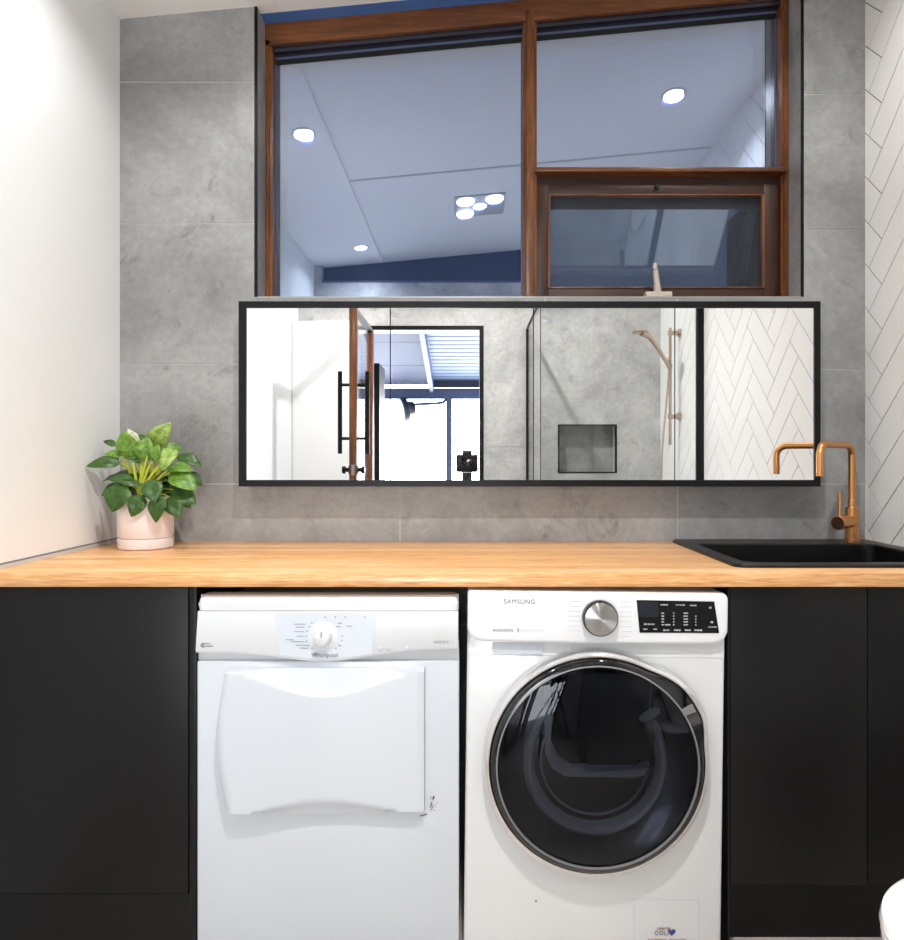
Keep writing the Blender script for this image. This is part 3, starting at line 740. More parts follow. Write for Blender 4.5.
# markings left and right of dial
bm = B(); bm2 = B()
for i in range(8):
    z = wl(600, 601.5+4.9*i)[1]
    for q, (p0, p1) in enumerate(((568, 581), (620, 632)) if 0 < i < 7 else ((571, 580), (621, 630))):
        xa, xb = wl(p0, 617)[0], wl(p1, 617)[0]; bx((bm, bm2)[q], xa, xb, Ycw-0.0005, Ycw+0.002, z-0.0010, z+0.0010)
obj('program_marks', bm, M['ink_pale'], wcon, label='pale grey program names left of the dial'); obj('program_marks', bm2, M['ink_pale'], wcon, label='pale grey program names right of the dial')
k = wl(519.5, 601.8); obj('lettering', text_bm('SAMSUNG', 0.0150, k[0], k[1], Ycw-0.0004, 0.0), M['ink_dark'], wcon)
k = wl(503, 630); obj('lettering', text_bm('ecobubble', 0.0105, k[0], k[1], Ycw-0.0004, 0.0001), M['ink'], wcon)
k = wl(531, 630); obj('lettering', text_bm('digital inverter', 0.0088, k[0], k[1], Ycw-0.0004), M['ink_pale'], wcon)
k = wl(518, 630); box_part('separator', k[0]-0.0012, k[0]+0.0012, Ycw-0.0006, Ycw+0.002, k[1]-0.005, k[1]+0.005, M['ink'], wcon)
# display
P = [wl(636.5, 600), wl(714, 601.5), wl(719, 633), wl(639.5, 632.5)]
bm = B(); prism(bm, P[::-1], XZ, Ycw-0.0015, Ycw+0.003)
disp = obj('display', bm, M['display'], wm, label='black touch display with white symbols')
P = [wl(637.5, 601.5), wl(657.5, 601.5), wl(658, 616.5), wl(638.8, 616.5)]
bm = B(); prism(bm, P[::-1], XZ, Ycw-0.0020, Ycw+0.002); obj('screen', bm, M['display_screen'], disp)
def dash(bm, px, py, w, h):
    c = wl(px, py); bx(bm, c[0]-w/2, c[0]+w/2, Ycw-0.0022, Ycw, c[1]-h/2, c[1]+h/2)
def words(bm, lst):
    for (px, py, w, h) in lst:
        nn = 3 if w > 0.012 else 1; ww = w/nn
        for q in range(nn):
            c = wl(px, py); xx = c[0]-w/2+ww*(q+0.5); hh = h*random.uniform(0.6, 1)
            bx(bm, xx-ww*0.40, xx+ww*0.40, Ycw-0.0022, Ycw, c[1]-hh/2, c[1]+hh/2)
bm = B(); words(bm, ((664, 604.6, 0.018, 0.004), (680, 604.8, 0.022, 0.003), (693, 605.3, 0.016, 0.004), (666, 630, 0.014, 0.004), (677, 630, 0.016, 0.004), (687.5, 630, 0.014, 0.004), (698, 630, 0.019, 0.004)))
for (px, wd_, n_) in ((662.5, 0.006, 5), (673.5, 0.003, 5), (685.5, 0.010, 5), (695.5, 0.003, 4)):
    for i in range(n_): dash(bm, px, 613+2.9*i+(3 if n_ == 4 else 0), wd_, 0.0026)
dash(bm, 667.5, 624.6, 0.012, 0.0028)
obj('symbols', bm, M['ink_white'], disp, label='columns of small pale symbols')
bm = B(); words(bm, ((710, 607.5, 0.007, 0.006),)); obj('power_symbol', bm, M['ink_white'], disp)
bm = B(); words(bm, ((711.5, 622, 0.008, 0.006), (712, 626.8, 0.020, 0.003))); obj('start_symbol', bm, M['ink_white'], disp)
bm = B(); words(bm, ((649, 624, 0.026, 0.004), (645, 629, 0.012, 0.003), (655, 629, 0.010, 0.003))); obj('delay_symbol', bm, M['ink_white'], disp)
# round door
dcx, dcz = wl(597.5, 766.5, 1.575)
def bump(t, r):
    d = math.degrees(t) % 360
    if 8 < d < 66: return (0.016*sm(min((d-8)/20, (66-d)/26)))*(1 if r > 0.225 else 0)
    return 0
bm = B()
lathe(bm, [(0.2539, 0.0), (0.2591, 0.004), (0.2606, 0.012), (0.2596, 0.022), (0.2560, 0.030), (0.2498, 0.0335), (0.2467, 0.033), (0.2447, 0.028), (0.2442, 0.0)], (dcx, Yw-0.0005, dcz), (0, -1, 0), 96, rfun=bump, capends=False)
wdoor = obj('door', bm, M['chrome'], wm, label='chrome rimmed round door')
bm = B()
def bump2(t, r): return bump(t, 1) if r > 0.240 else 0
lathe(bm, [(0.2452, 0.002), (0.2452, 0.030), (0.2426, 0.038), (0.2364, 0.043), (0.2308, 0.044), (0.2298, 0.040), (0.2298, 0.002)], (dcx, Yw-0.0005, dcz), (0, -1, 0), 96, rfun=bump2, capends=False)
obj('bezel', bm, M['black_gloss'], wdoor, label='glossy black door surround')
gx, gz = dcx+0.004, dcz-0.006
bm = B()
lathe(bm, [(0.2298, 0.040), (0.2308, 0.0455), (0.2277, 0.0465), (0.2267, 0.041)], (dcx, Yw, dcz), (0, -1, 0), 96, capends=False); obj('glass_trim', bm, M['grey_ring'], wdoor)
bm = B(); lathe(bm, [(0.2277, 0.041), (0.2056, 0.049), (0.1645, 0.057), (0.1028, 0.063), (0.0514, 0.0655), (0, 0.066)], (dcx, Yw, dcz), (0, -1, 0), 96, capends=False)
obj('door_glass', bm, M['glass_dark'], wdoor, label='smoked convex door glass')
bm = B(); lathe(bm, [(0.2287, 0.030), (0.1953, 0.010), (0.1727, 0.006), (0.1645, 0.003), (0, 0.0025)], (dcx, Yw-0.0005, dcz), (0, -1, 0), 72, capends=False); obj('inner_bowl', bm, M['navy_gloss'], wdoor)
bm = B(); lathe(bm, [(0.1676, 0.004), (0.1655, 0.020), (0.1583, 0.027), (0.1501, 0.024), (0.1429, 0.014), (0.1398, 0.003)], (dcx, Yw-0.0005, dcz), (0, -1, 0), 72, capends=False); obj('inner_ring', bm, M['grey_ring'], wdoor, label='grey ring behind the door glass')
bm = B(); lathe(bm, [(0.1275, 0.003), (0.1264, 0.008), (0.1239, 0.008), (0.1223, 0.003)], (dcx, Yw-0.0005, dcz), (0, -1, 0), 72, capends=False); obj('drum_lip', bm, M['grey_bar'], wdoor)
# small hatch inside the door
h0 = wl(543, 770, 1.585); h1 = wl(659, 683, 1.585)
def hat(x0, x1, z0, z1): return [(x0, z1), (x0+0.004, z0+0.05), (x0+0.02, z0+0.018), (x0+0.05, z0), (x1-0.03, z0), (x1-0.012, z0+0.006), (x1-0.002, z0+0.03), (x1, z1)]
bm = B(); prism(bm, hat(h0[0], h1[0]-0.02, h0[1]-0.012, h1[1]+0.02), XZ, Yw-0.034, Yw-0.030); obj('hatch_rim', bm, M['grey_ring'], wdoor, label='dark grey rim of the small hatch')
bm = B(); prism(bm, hat(h0[0]+0.012, h1[0]-0.023, h0[1]+0.022, h1[1]+0.02), XZ, Yw-0.040, Yw-0.033); hatch = obj('hatch', bm, M['black_gloss'], wdoor)
q0, q1 = wl(586, 762, 1.585), wl(637, 741, 1.585)
bm = B(); prism(bm, rrect(q0[0], q1[0], q0[1], q1[1], 0.004), XZ, Yw-0.042, Yw-0.0395); obj('recess', bm, M['black_soft'], hatch)
q = wl(648, 712, 1.585)
bm = B(); lathe(bm, [(0.026, 0), (0.026, 0.003), (0, 0.004)], (0, 0, 0), (0, -1, 0), 32)
bmesh.ops.transform(bm, matrix=Matrix.Translation((q[0], Yw-0.043, q[1])) @ Matrix.Rotation(-math.radians(28), 4, 'Y') @ Matrix.Diagonal((1, 1, 0.42, 1)), verts=bm.verts)
obj('hatch_latch', bm, M['grey_bar'], wdoor, label='grey oval latch of the hatch')
q = wl(646, 735, 1.585)
bm = B(); prism(bm, rrect(q[0]-0.020, q[0]+0.014, q[1]-0.055, q[1]+0.05, 0.008), XZ, Yw-0.0405, Yw-0.034); obj('hatch_handle', bm, M['black_soft'], wdoor)
q = wl(688.5, 713, 1.56)
bm = B(); prism(bm, [(q[0]-0.016, q[1]+0.004), (q[0]-0.004, q[1]-0.010), (q[0]+0.020, q[1]+0.000), (q[0]+0.012, q[1]+0.016)], XZ, Yw-0.0445, Yw-0.030); obj('release_mark', bm, M['grey_bar'], wdoor, label='grey mark on the door grip')
# filter flap and sticker
f0 = wl(634, 945, Yw); f1 = wl(699, 899, Yw)
bm = B()
ol = rrect(f0[0], f1[0], f0[1]-0.06, f1[1], 0.006)
tube(bm, [(u, Yw-0.0002, v) for u, v in ol] + [(ol[0][0], Yw-0.0002, ol[0][1])], 0.0009, 6, cap=False)
flap = obj('filter_flap', bm, M['plastic_dim'], wm, label='outline of the lower filter flap')
q = wl(662, 933, Yw); obj('lettering', text_bm('COLF', 0.0140, q[0], q[1], Yw-0.0012, 0.0002), M['ink'], wm)
q = wl(664, 928, Yw)
bm = text_bm('swap for', 0.0085, q[0], q[1], Yw-0.0012); obj('lettering', bm, M['ink_red'], wm)
q = wl(667, 940, Yw); obj('lettering', text_bm('NATIONAL MAGNETS', 0.0085, q[0], q[1], Yw-0.0012), M['ink_red'], wm)
q = wl(671.5, 932, Yw)
heart = []
for i in range(40):
    t = 2*PI*i/40; heart.append((q[0]+0.00058*16*math.sin(t)**3, q[1]+0.00055*(13*math.cos(t)-5*math.cos(2*t)-2*math.cos(3*t)-math.cos(4*t))))
bm = B(); prism(bm, heart, XZ, Yw-0.0012, Yw+0.0005)
for f in bm.faces: f.material_index = 0 if f.calc_center_median().x > q[0]-0.001 else 1
obj('heart_emblem', bm, [M['ink_blue'], M['ink_green']], wm, label='blue heart emblem on the flap')
q = wl(536, 901, Yw); bm = B(); lathe(bm, [(0.0028, 0), (0.0024, 0.001), (0, 0.0012)], (q[0], Yw, q[1]), (0, -1, 0), 12); obj('blemish', bm, M['ink'], wm)
wm.rotation_euler = (0, lean, 0)

# ------------------------------------------------------------------ sink and tap
sk = thing('sink', 'black drop in sink at the right end of the worktop', 'sink', (0.95, 1.94, 0.90))
sx0_, sx1_, sy0_, sy1_ = 0.648, XR-0.010, 1.672, 2.212
bx0, bx1, by0, by1 = 0.690, 1.215, 1.712, 2.085
def rr_pts(x0, x1, y0, y1, r, z, n=6): return [Vector((p[0], p[1], z)) for p in rrect(x0, x1, y0, y1, r, n)]
bm = B()
loops = [rr_pts(sx0_, sx1_, sy0_, sy1_, 0.03, 0.9002), rr_pts(sx0_, sx1_, sy0_, sy1_, 0.03, 0.9055), rr_pts(sx0_+0.004, sx1_-0.004, sy0_+0.004, sy1_-0.004, 0.028, 0.9085),
         rr_pts(bx0-0.004, bx1+0.004, by0-0.004, by1+0.004, 0.034, 0.9085), rr_pts(bx0, bx1, by0, by1, 0.03, 0.905)]
def loft(bm, loops, mi=0, close0=False, close1=False):
    R = [[bm.verts.new(p) for p in l] for l in loops]; n = len(R[0])
    for A_, B_ in zip(R[:-1], R[1:]):
        for i in range(n):
            f = bm.faces.new((A_[i], A_[(i+1) % n], B_[(i+1) % n], B_[i])); f.material_index = mi
    if close0: bm.faces.new(R[0]).material_index = mi
    if close1: bm.faces.new(R[-1]).material_index = mi
loft(bm, loops); obj('rim', bm, M['sink'], sk)
bm = B()
loops = [rr_pts(bx0, bx1, by0, by1, 0.03, 0.905), rr_pts(bx0+0.006, bx1-0.006, by0+0.006, by1-0.006, 0.04, 0.72), rr_pts(bx0+0.03, bx1-0.03, by0+0.03, by1-0.03, 0.04, 0.702)]
loft(bm, loops, close1=True)
loops = [rr_pts(bx0-0.006, bx1+0.006, by0-0.006, by1+0.006, 0.03, 0.901), rr_pts(bx0, bx1, by0, by1, 0.04, 0.715), rr_pts(bx0+0.03, bx1-0.03, by0+0.03, by1-0.03, 0.04, 0.694)]
loft(bm, loops, close1=True)
obj('basin', bm, M['sink'], sk)
bm = B(); lathe(bm, [(0.045, 0), (0.045, 0.003), (0.03, 0.004), (0.028, 0.001), (0, 0.001)], (0.95, 1.90, 0.7022), seg=32); obj('drain', bm, M['steel'], sk, label='steel drain')

tap = thing('mixer_tap', 'brushed copper mixer tap with square bend spout behind the black sink', 'tap', (1.190, 2.145, 0.9087))
tx, ty, tz = 1.190, 2.145, 0.9087
bm = B(); lathe(bm, [(0.024, 0), (0.024, 0.004), (0.0195, 0.006), (0.0195, 0.104), (0.018, 0.106), (0.012, 0.1065)], (tx, ty, tz), seg=32); obj('body', bm, M['copper'], tap)
bm = B()
zt_ = 1.206; ex, ey = 1.0095, 1.985; dv = Vector((ex-tx, ey-ty, 0)); dl = dv.length; dv.normalize(); rb = 0.034
pts = [Vector((tx, ty, tz+0.10)), Vector((tx, ty, zt_-rb-0.05)), Vector((tx, ty, zt_-rb))]
for q in range(1, 9):
    a = PI/2*q/8; pts.append(Vector((tx, ty, zt_-rb)) + dv*(rb*(1-math.cos(a))) + Vector((0, 0, rb*math.sin(a))))
for q in range(1, 4): pts.append(Vector((tx, ty, zt_)) + dv*(rb + (dl-2*rb)*q/4))
for q in range(0, 9):
    a = PI/2*q/8; pts.append(Vector((tx, ty, zt_)) + dv*(dl-rb+rb*math.sin(a)) + Vector((0, 0, -rb*(1-math.cos(a)))))
pts.append(Vector((ex, ey, 1.150))); pts.append(Vector((ex, ey, 1.114)))
tube(bm, pts, 0.0105, 18); obj('spout', bm, M['copper'], tap)
bm = B(); lathe(bm, [(0.0125, 0), (0.0125, 0.022), (0.0105, 0.024)], (tx, ty, tz+0.106), seg=24); obj('collar', bm, M['copper'], tap)
vd = Vector((-0.80, -0.60, 0)).normalized(); vo = Vector((tx, ty, tz+0.062))
bm = B(); lathe(bm, [(0.019, 0.01), (0.019, 0.064), (0.0215, 0.066), (0.0215, 0.092), (0.020, 0.094)], vo, vd, 32); val = obj('valve', bm, M['copper'], tap)
bm = B(); lathe(bm, [(0.0198, 0.0925), (0.0185, 0.096), (0, 0.0965)], vo, vd, 32); obj('valve_cap', bm, M['copper_dark'], val, label='dark end cap of the valve')
lp = vo + vd*0.079
bm = B(); tube(bm, [lp + Vector((0, 0, 0.018)), lp + Vector((0, 0, 0.06)), lp + Vector((0, 0, 0.094))], 0.0048, 12); obj('lever', bm, M['copper'], tap)

# ------------------------------------------------------------------ mirror cabinet
mc = thing('mirror_cabinet', 'long black framed mirror cabinet on the tiled wall under the window', 'mirror cabinet', (0.19, YB, 1.36))
YM = 2.125; SM = F/YM
mx0, mx1 = (239-CX)/SM, (820-CX)/SM; mz0, mz1 = EYE+(CY-486.5)/SM, EYE+(CY-301.5)/SM
gx0, gx1 = (246.5-CX)/SM, (814-CX)/SM; gz0, gz1 = EYE+(CY-480)/SM, EYE+(CY-308)/SM
bm = B(); bx(bm, mx0+0.003, mx1-0.003, YM+0.012, YB, mz0+0.003, mz1-0.003); obj('carcass', bm, M['black_metal'], mc)
bm = B()
for r in ((mx0, mx1, gz1, mz1), (mx0, mx1, mz0, gz0), (mx0, gx0, gz0, gz1), (gx1, mx1, gz0, gz1)): bx(bm, r[0], r[1], YM-0.004, YM+0.03, r[2], r[3])
obj('frame', bm, M['black_metal'], mc)
js = [gx0, (390.3-CX)/SM, (533.3-CX)/SM, (674.8-CX)/SM, gx1]
for i in range(4):
    bm = B(); bx(bm, js[i]+(0.0016 if i else 0.0002), js[i+1]-(0.0016 if i < 3 else 0.0002), YM, YM+0.010, gz0+0.0002, gz1-0.0002); obj('mirror_door', bm, M['mirror'], mc)

# ------------------------------------------------------------------ potted plant
PY = 2.06; pcx = (146-CX)/F*PY; pz = 0.9003
pl = thing('potted_plant', 'leafy green plant in a pale pink pot on the left end of the worktop', 'plant', (pcx, PY, pz))
bm = B(); lathe(bm, [(0.058, 0.030), (0.074, 0.032), (0.0765, 0.036), (0.0785, 0.150), (0.0775, 0.1525), (0.074, 0.1525), (0.0725, 0.149), (0.0715, 0.13), (0, 0.13)], (pcx, PY, pz), seg=56, capends=False); obj('pot', bm, M['pot'], pl)
bm = B(); lathe(bm, [(0, 0), (0.072, 0), (0.076, 0.003), (0.0775, 0.027), (0.0765, 0.030), (0.074, 0.031), (0.062, 0.0305), (0.058, 0.029)], (pcx, PY, pz), seg=56, capends=False); obj('saucer', bm, M['pot'], pl)
bm = B(); lathe(bm, [(0.0725, 0.129), (0.05, 0.136), (0, 0.139)], (pcx, PY, pz), seg=24, capends=False); obj('soil', bm, M['soil'], pl)
lv = B(); st = B()
def leaf(base, tip, width, mi, nrm, arch=0.10, fold=0.18, n=10, m_=4):
    base, tip = Vector(base), Vector(tip); d = tip-base; ln = d.length; d.normalize()
    nrm = (Vector(nrm) - d*Vector(nrm).dot(d)).normalized(); w = d.cross(nrm).normalized()
    rows = []
    for i in range(n+1):
        t = i/n
        wt = width*0.5*(math.sin(PI*t**0.82)**0.75)*(1-0.25*t) * 1.12 if 0 < t < 1 else 0.0004
        c = base + d*(ln*t) + nrm*(ln*arch*math.sin(PI*t*0.9) - ln*0.12*t*t)
        row = []
        for j in range(-m_, m_+1):
            s = j/m_; row.append(lv.verts.new(c + w*(wt*s) + nrm*(wt*fold*abs(s) - wt*0.22*s*s*s*s + wt*0.06*math.sin(9*t+3*s))))
        rows.append(row)
    for a, b in zip(rows[:-1], rows[1:]):
        for j in range(2*m_):
            f = lv.faces.new((a[j], a[j+1], b[j+1], b[j])); f.material_index = mi
def pp(u, v, dy): return pt(80+u/6.954, 415+v/6.954, PY+dy)
core = Vector((pcx, PY, pz+0.135))
leaves = [((285, 330), (36, 345), 96, 0, (-0.02, -0.05), (0.0, -0.75, 0.6)), ((300, 485), (210, 672), 185, 0, (-0.07, -0.09), (-0.2, -0.9, 0.35)),
          ((490, 445), (518, 605), 120, 0, (-0.085, -0.11), (0.15, -0.9, 0.4)), ((560, 555), (515, 748), 120, 0, (-0.09, -0.10), (-0.25, -0.95, 0.2)),
          ((432, 555), (352, 708), 105, 0, (-0.085, -0.10), (0.2, -0.95, 0.3)), ((365, 290), (285, 112), 140, 1, (-0.01, -0.02), (-0.2, -0.9, 0.3)),
          ((480, 215), (628, 58), 120, 2, (0.02, 0.0), (0.2, -0.9, -0.35)), ((420, 230), (332, 92), 62, 3, (0.03, 0.02), (0.3, -0.8, 0.4)),
          ((545, 350), (672, 248), 140, 2, (-0.06, -0.08), (-0.1, -0.85, 0.5)), ((680, 280), (842, 348), 92, 0, (0.03, 0.01), (0.1, -0.7, 0.7)),
          ((555, 235), (715, 228), 90, 1, (0.04, 0.06), (0, -0.8, 0.6)), ((590, 370), (785, 372), 100, 1, (-0.04, -0.05), (0.1, -0.6, 0.8)),
          ((630, 400), (806, 512), 130, 1, (-0.04, -0.06), (0.1, -0.75, 0.6)), ((760, 395), (852, 494), 60, 0, (0.02, 0.02), (0.3, -0.8, 0.4)),
          ((650, 520), (806, 612), 120, 0, (-0.03, -0.04), (0.2, -0.8, 0.5)), ((620, 570), (695, 712), 110, 0, (-0.05, -0.06), (0.2, -0.95, 0.2)),
          ((440, 478), (185, 430), 100, 0, (-0.05, -0.06), (-0.1, -0.6, 0.8)), ((285, 425), (140, 462), 55, 0, (0.0, 0.02), (-0.2, -0.6, 0.8)),
          ((255, 215), (158, 172), 46, 0, (0.02, 0.03), (-0.1, -0.7, 0.7)), ((425, 335), (300, 285), 52, 0, (-0.04, -0.05), (-0.1, -0.5, 0.85)),
          ((440, 320), (470, 150), 110, 1, (-0.03, -0.04), (0.25, -0.9, 0.3)), ((290, 280), (165, 268), 60, 1, (0.0, -0.01), (0, -0.8, 0.5)),
          ((510, 330), (540, 205), 95, 1, (-0.05, -0.06), (-0.3, -0.9, 0.2)), ((480, 190), (405, 130), 48, 0, (0.0, 0.0), (0.2, -0.8, 0.4)),
          ((370, 330), (420, 180), 90, 1, (0.0, 0.01), (-0.3, -0.9, 0.1)), ((330, 500), (420, 590), 90, 0, (-0.02, -0.02), (0, -0.8, 0.5)),
          ((640, 470), (760, 560), 90, 0, (0.0, 0.02), (0.1, -0.7, 0.7)), ((280, 480), (130, 560), 70, 0, (0.02, 0.03), (-0.3, -0.8, 0.4)),
          ((560, 480), (700, 470), 80, 0, (-0.01, 0.0), (0, -0.6, 0.8)), ((380, 420), (230, 400), 70, 0, (0.0, 0.02), (0, -0.6, 0.8)),
          ((260, 330), (225, 250), 60, 0, (0.04, 0.06), (-0.4, -0.8, 0.4)), ((700, 560), (770, 650), 70, 0, (0.02, 0.03), (0.4, -0.8, 0.3)),
          ((310, 480), (190, 560), 90, 0, (-0.02, -0.02), (-0.3, -0.8, 0.5)), ((520, 250), (470, 120), 70, 1, (0.05, 0.07), (0, -0.9, 0.3)),
          ((600, 300), (690, 200), 80, 0, (0.06, 0.08), (0.2, -0.8, 0.4)), ((340, 240), (270, 190), 90, 1, (0.02, 0.02), (-0.3, -0.9, 0.2))]
for (b0, t0, w, mi, (d0, d1), nv_) in leaves:
    bp, tp = pp(*b0, d0), pp(*t0, d1)
    tp.x = max(tp.x, XL+0.006)
    leaf(bp, tp, 1.16*w/6.954*PY/F, mi, nv_)
    a = core + Vector((random.uniform(-0.02, 0.02), random.uniform(-0.02, 0.02), -0.004))
    mid = (a+bp)*0.5 + Vector((0, 0, 0.035)); P_ = []
    for q in range(9):
        t = q/8; P_.append(a*(1-t)**2 + mid*(2*t*(1-t)) + bp*t*t)
    tube(st, P_, [0.0035-0.0017*q/8 for q in range(9)], 7)
for q in range(22):                               # inner and rear leaves
    a = random.uniform(0, 2*PI); r0 = random.uniform(0.015, 0.05); r1 = r0 + random.uniform(0.045, 0.075)
    bp = core + Vector((r0*math.cos(a), r0*math.sin(a)*0.8 + 0.015, random.uniform(0.01, 0.075)))
    tp = core + Vector((r1*math.cos(a), r1*math.sin(a)*0.8 + 0.015, bp.z-core.z+random.uniform(-0.03, 0.035)))
    tp.y = min(tp.y, YB-0.012); leaf(bp, tp, random.uniform(0.035, 0.052), 0 if q % 4 else 1, (0.3*math.cos(a), 0.3*math.sin(a)-0.3, 0.9))
    tube(st, [core+Vector((0.3*r0*math.cos(a), 0.3*r0*math.sin(a), -0.004)), (core+bp)*0.5+Vector((0, 0, 0.01)), bp], [0.003, 0.0025, 0.0018], 6)
for (tp) in ((370, 330), (430, 350), (500, 325), (560, 350), (470, 290), (610, 385), (300, 478)):
    bp = pp(*tp, -0.06); a = core + Vector((random.uniform(-0.02, 0.02), -0.03, 0)); mid = (a+bp)*0.5 + Vector((0, -0.01, 0.02))
    tube(st, [a*(1-t)**2 + mid*(2*t*(1-t)) + bp*t*t for t in [q/8 for q in range(9)]], [0.004, 0.0045, 0.005, 0.005, 0.0045, 0.004, 0.0035, 0.003, 0.002], 8)
obj('foliage', lv, LEAF[:4], pl, sharp=180); obj('stems', st, LEAF[4], pl, label='lime green stems')

# ------------------------------------------------------------------ toilet (only its seat corner is in view)
to = thing('toilet', 'white toilet beside the right wall, its seat edge just in view', 'toilet', (0.95, 1.03, 0))
tcx, tcy, ta, tb = 0.900, 1.03, 0.265, 0.185
def oval(cx, cy, a, b, z, x1, n=40):
    out = []
    for i in range(n+1):
        t = PI/2 + PI*i/n; out.append(Vector((cx+a*math.cos(t), cy+b*math.sin(t), z)))
    out.append(Vector((x1, cy-b, z))); out.append(Vector((x1, cy+b, z)))
    return out
bm = B(); loft(bm, [oval(tcx+0.03, tcy, ta-0.09, tb-0.06, 0.0, XR-0.02), oval(tcx+0.03, tcy, ta-0.09, tb-0.06, 0.05, XR-0.02), oval(tcx+0.02, tcy, ta-0.07, tb-0.045, 0.2, XR-0.02), oval(tcx+0.005, tcy, ta-0.016, tb-0.012, 0.36, XR-0.02), oval(tcx, tcy, ta-0.008, tb-0.006, 0.405, XR-0.02)], close0=True, close1=True)
obj('bowl', bm, M['ceramic'], to)
bm = B(); loft(bm, [oval(tcx, tcy, ta-0.004, tb-0.002, 0.406, 1.10), oval(tcx, tcy, ta, tb, 0.412, 1.10), oval(tcx, tcy, ta, tb, 0.428, 1.10), oval(tcx, tcy, ta-0.004, tb-0.003, 0.431, 1.10)], close0=True, close1=True); obj('seat', bm, M['ceramic'], to)
bm = B(); loft(bm, [oval(tcx, tcy, ta, tb, 0.432, 1.10), oval(tcx, tcy, ta+0.002, tb+0.001, 0.440, 1.10), oval(tcx, tcy, ta-0.002, tb-0.002, 0.452, 1.10), oval(tcx, tcy, ta-0.014, tb-0.012, 0.460, 1.10), oval(tcx, tcy, ta-0.05, tb-0.04, 0.464, 1.09)], close0=True, close1=True); obj('lid', bm, M['ceramic'], to)
bm = B(); bx(bm, 1.115, XR-0.004, tcy-0.18, tcy+0.18, 0.405, 0.80, bev=0.02, seg=4); obj('cistern', bm, M['ceramic'], to)
bm = B(); bx(bm, 1.108, XR-0.003, tcy-0.186, tcy+0.186, 0.80, 0.83, bev=0.008, seg=3); ct = obj('cistern_lid', bm, M['ceramic'], to)
bm = B(); lathe(bm, [(0.022, 0), (0.022, 0.004), (0, 0.005)], (1.19, tcy, 0.83), seg=24); obj('flush_button', bm, M['chrome'], ct)

# ------------------------------------------------------------------ things seen in the mirror
ward = thing('tall_cupboard', 'tall flush white cupboard in the corner, seen at the left of the mirror', 'cupboard', (-0.9, -0.24, 0))
bm = B(); bx(bm, XL+0.001, -0.70, -0.325, -0.172, 0.0, 2.045); obj('carcass', bm, M['white_board'], ward)
bm = B(); bx(bm, XL+0.004, -0.703, -0.1715, -0.153, 0.05, 2.043, bev=0.002); obj('door', bm, M['white_board'], ward)

# timber glass door standing open
d1 = struct_root('door_1', 'open timber framed glass door with long black pull handles', (-0.634, -0.3, 0))
ya, yb_ = -0.318, 0.395; dxx0, dxx1 = -0.655, -0.612
bm = B(); bx(bm, dxx0, dxx1, yb_-0.045, yb_, 0.01, 2.012, bev=0.002); obj('stile', bm, M['timber_v'], d1)
bm = B(); bx(bm, dxx0, dxx1, ya, ya+0.06, 0.01, 2.012, bev=0.002); obj('stile', bm, M['timber_v'], d1)
bm = B(); bx(bm, dxx0+0.001, dxx1-0.001, ya+0.06, yb_-0.045, 1.998, 2.012); obj('rail', bm, M['ink'], d1, label='grey top rail')
bm = B(); bx(bm, dxx0+0.001, dxx1-0.001, ya+0.06, yb_-0.045, 0.01, 0.16); obj('rail', bm, M['timber_v'], d1)
bm = B(); bx(bm, -0.637, -0.631, ya+0.06, yb_-0.045, 0.16, 1.998); obj('pane', bm, M['glass_clear'], d1)
for s, xw in ((-1, dxx0), (1, dxx1)):
    xo = xw + s*0.055; yh = yb_-0.024
    bm = B(); tube(bm, [(xo, yh, 1.195), (xo, yh, 1.655)], 0.0125, 14)
    for z in (1.28, 1.58): tube(bm, [(xw-s*0.002, yh, z), (xo, yh, z)], 0.009, 10)
    obj('pull_handle', bm, M['black_metal'], d1, label='long black bar handle')
    bm = B(); lathe(bm, [(0.026, 0), (0.026, 0.006), (0.012, 0.008), (0.012, 0.022), (0.021, 0.024), (0.021, 0.042), (0, 0.044)], (xw-s*0.001, yh, 1.105), (s, 0, 0), 20); obj('lock_knob', bm, M['black_metal'], d1)
bm = B(); bx(bm, -0.642, -0.625, yb_-0.002, yb_+0.002, 1.075, 1.135); obj('latch_plate', bm, M['steel'], d1)

# shower screen
sc = thing('shower_screen', 'clear glass corner shower screen with black edges, seen in the mirror', 'shower screen', (0.40, 0.46, 0))
bm = B(); bx(bm, 0.405, 1.245, 0.496, 0.504, 0.02, 2.02); obj('front_pane', bm, M['glass_clear'], sc)
bm = B(); bx(bm, 0.396, 0.404, YF+0.03, 0.504, 0.02, 2.02); obj('return_pane', bm, M['glass_clear'], sc)
bm = B(); bx(bm, 1.240, XR-0.001, 0.485, 0.515, 0.0, 2.025); obj('wall_channel', bm, M['black_metal'], sc)
bm = B(); bx(bm, 0.388, 0.412, YF+0.001, YF+0.035, 0.0, 2.02); obj('wall_channel', bm, M['black_metal'], sc)
bm = B(); bx(bm, 0.392, 0.408, YF+0.035, 0.504, 2.02, 2.034); obj('top_rail', bm, M['black_metal'], sc)
bm = B(); bx(bm, 0.396, 1.245, 0.492, 0.508, 0.0, 0.02); bx(bm, 0.392, 0.408, YF+0.035, 0.508, 0.0, 0.02); obj('floor_channel', bm, M['black_metal'], sc)
bm = B(); bx(bm, 0.3945, 0.3985, 0.504, 0.5075, 0.02, 2.02); obj('corner_seal', bm, M['black_gap'], sc)
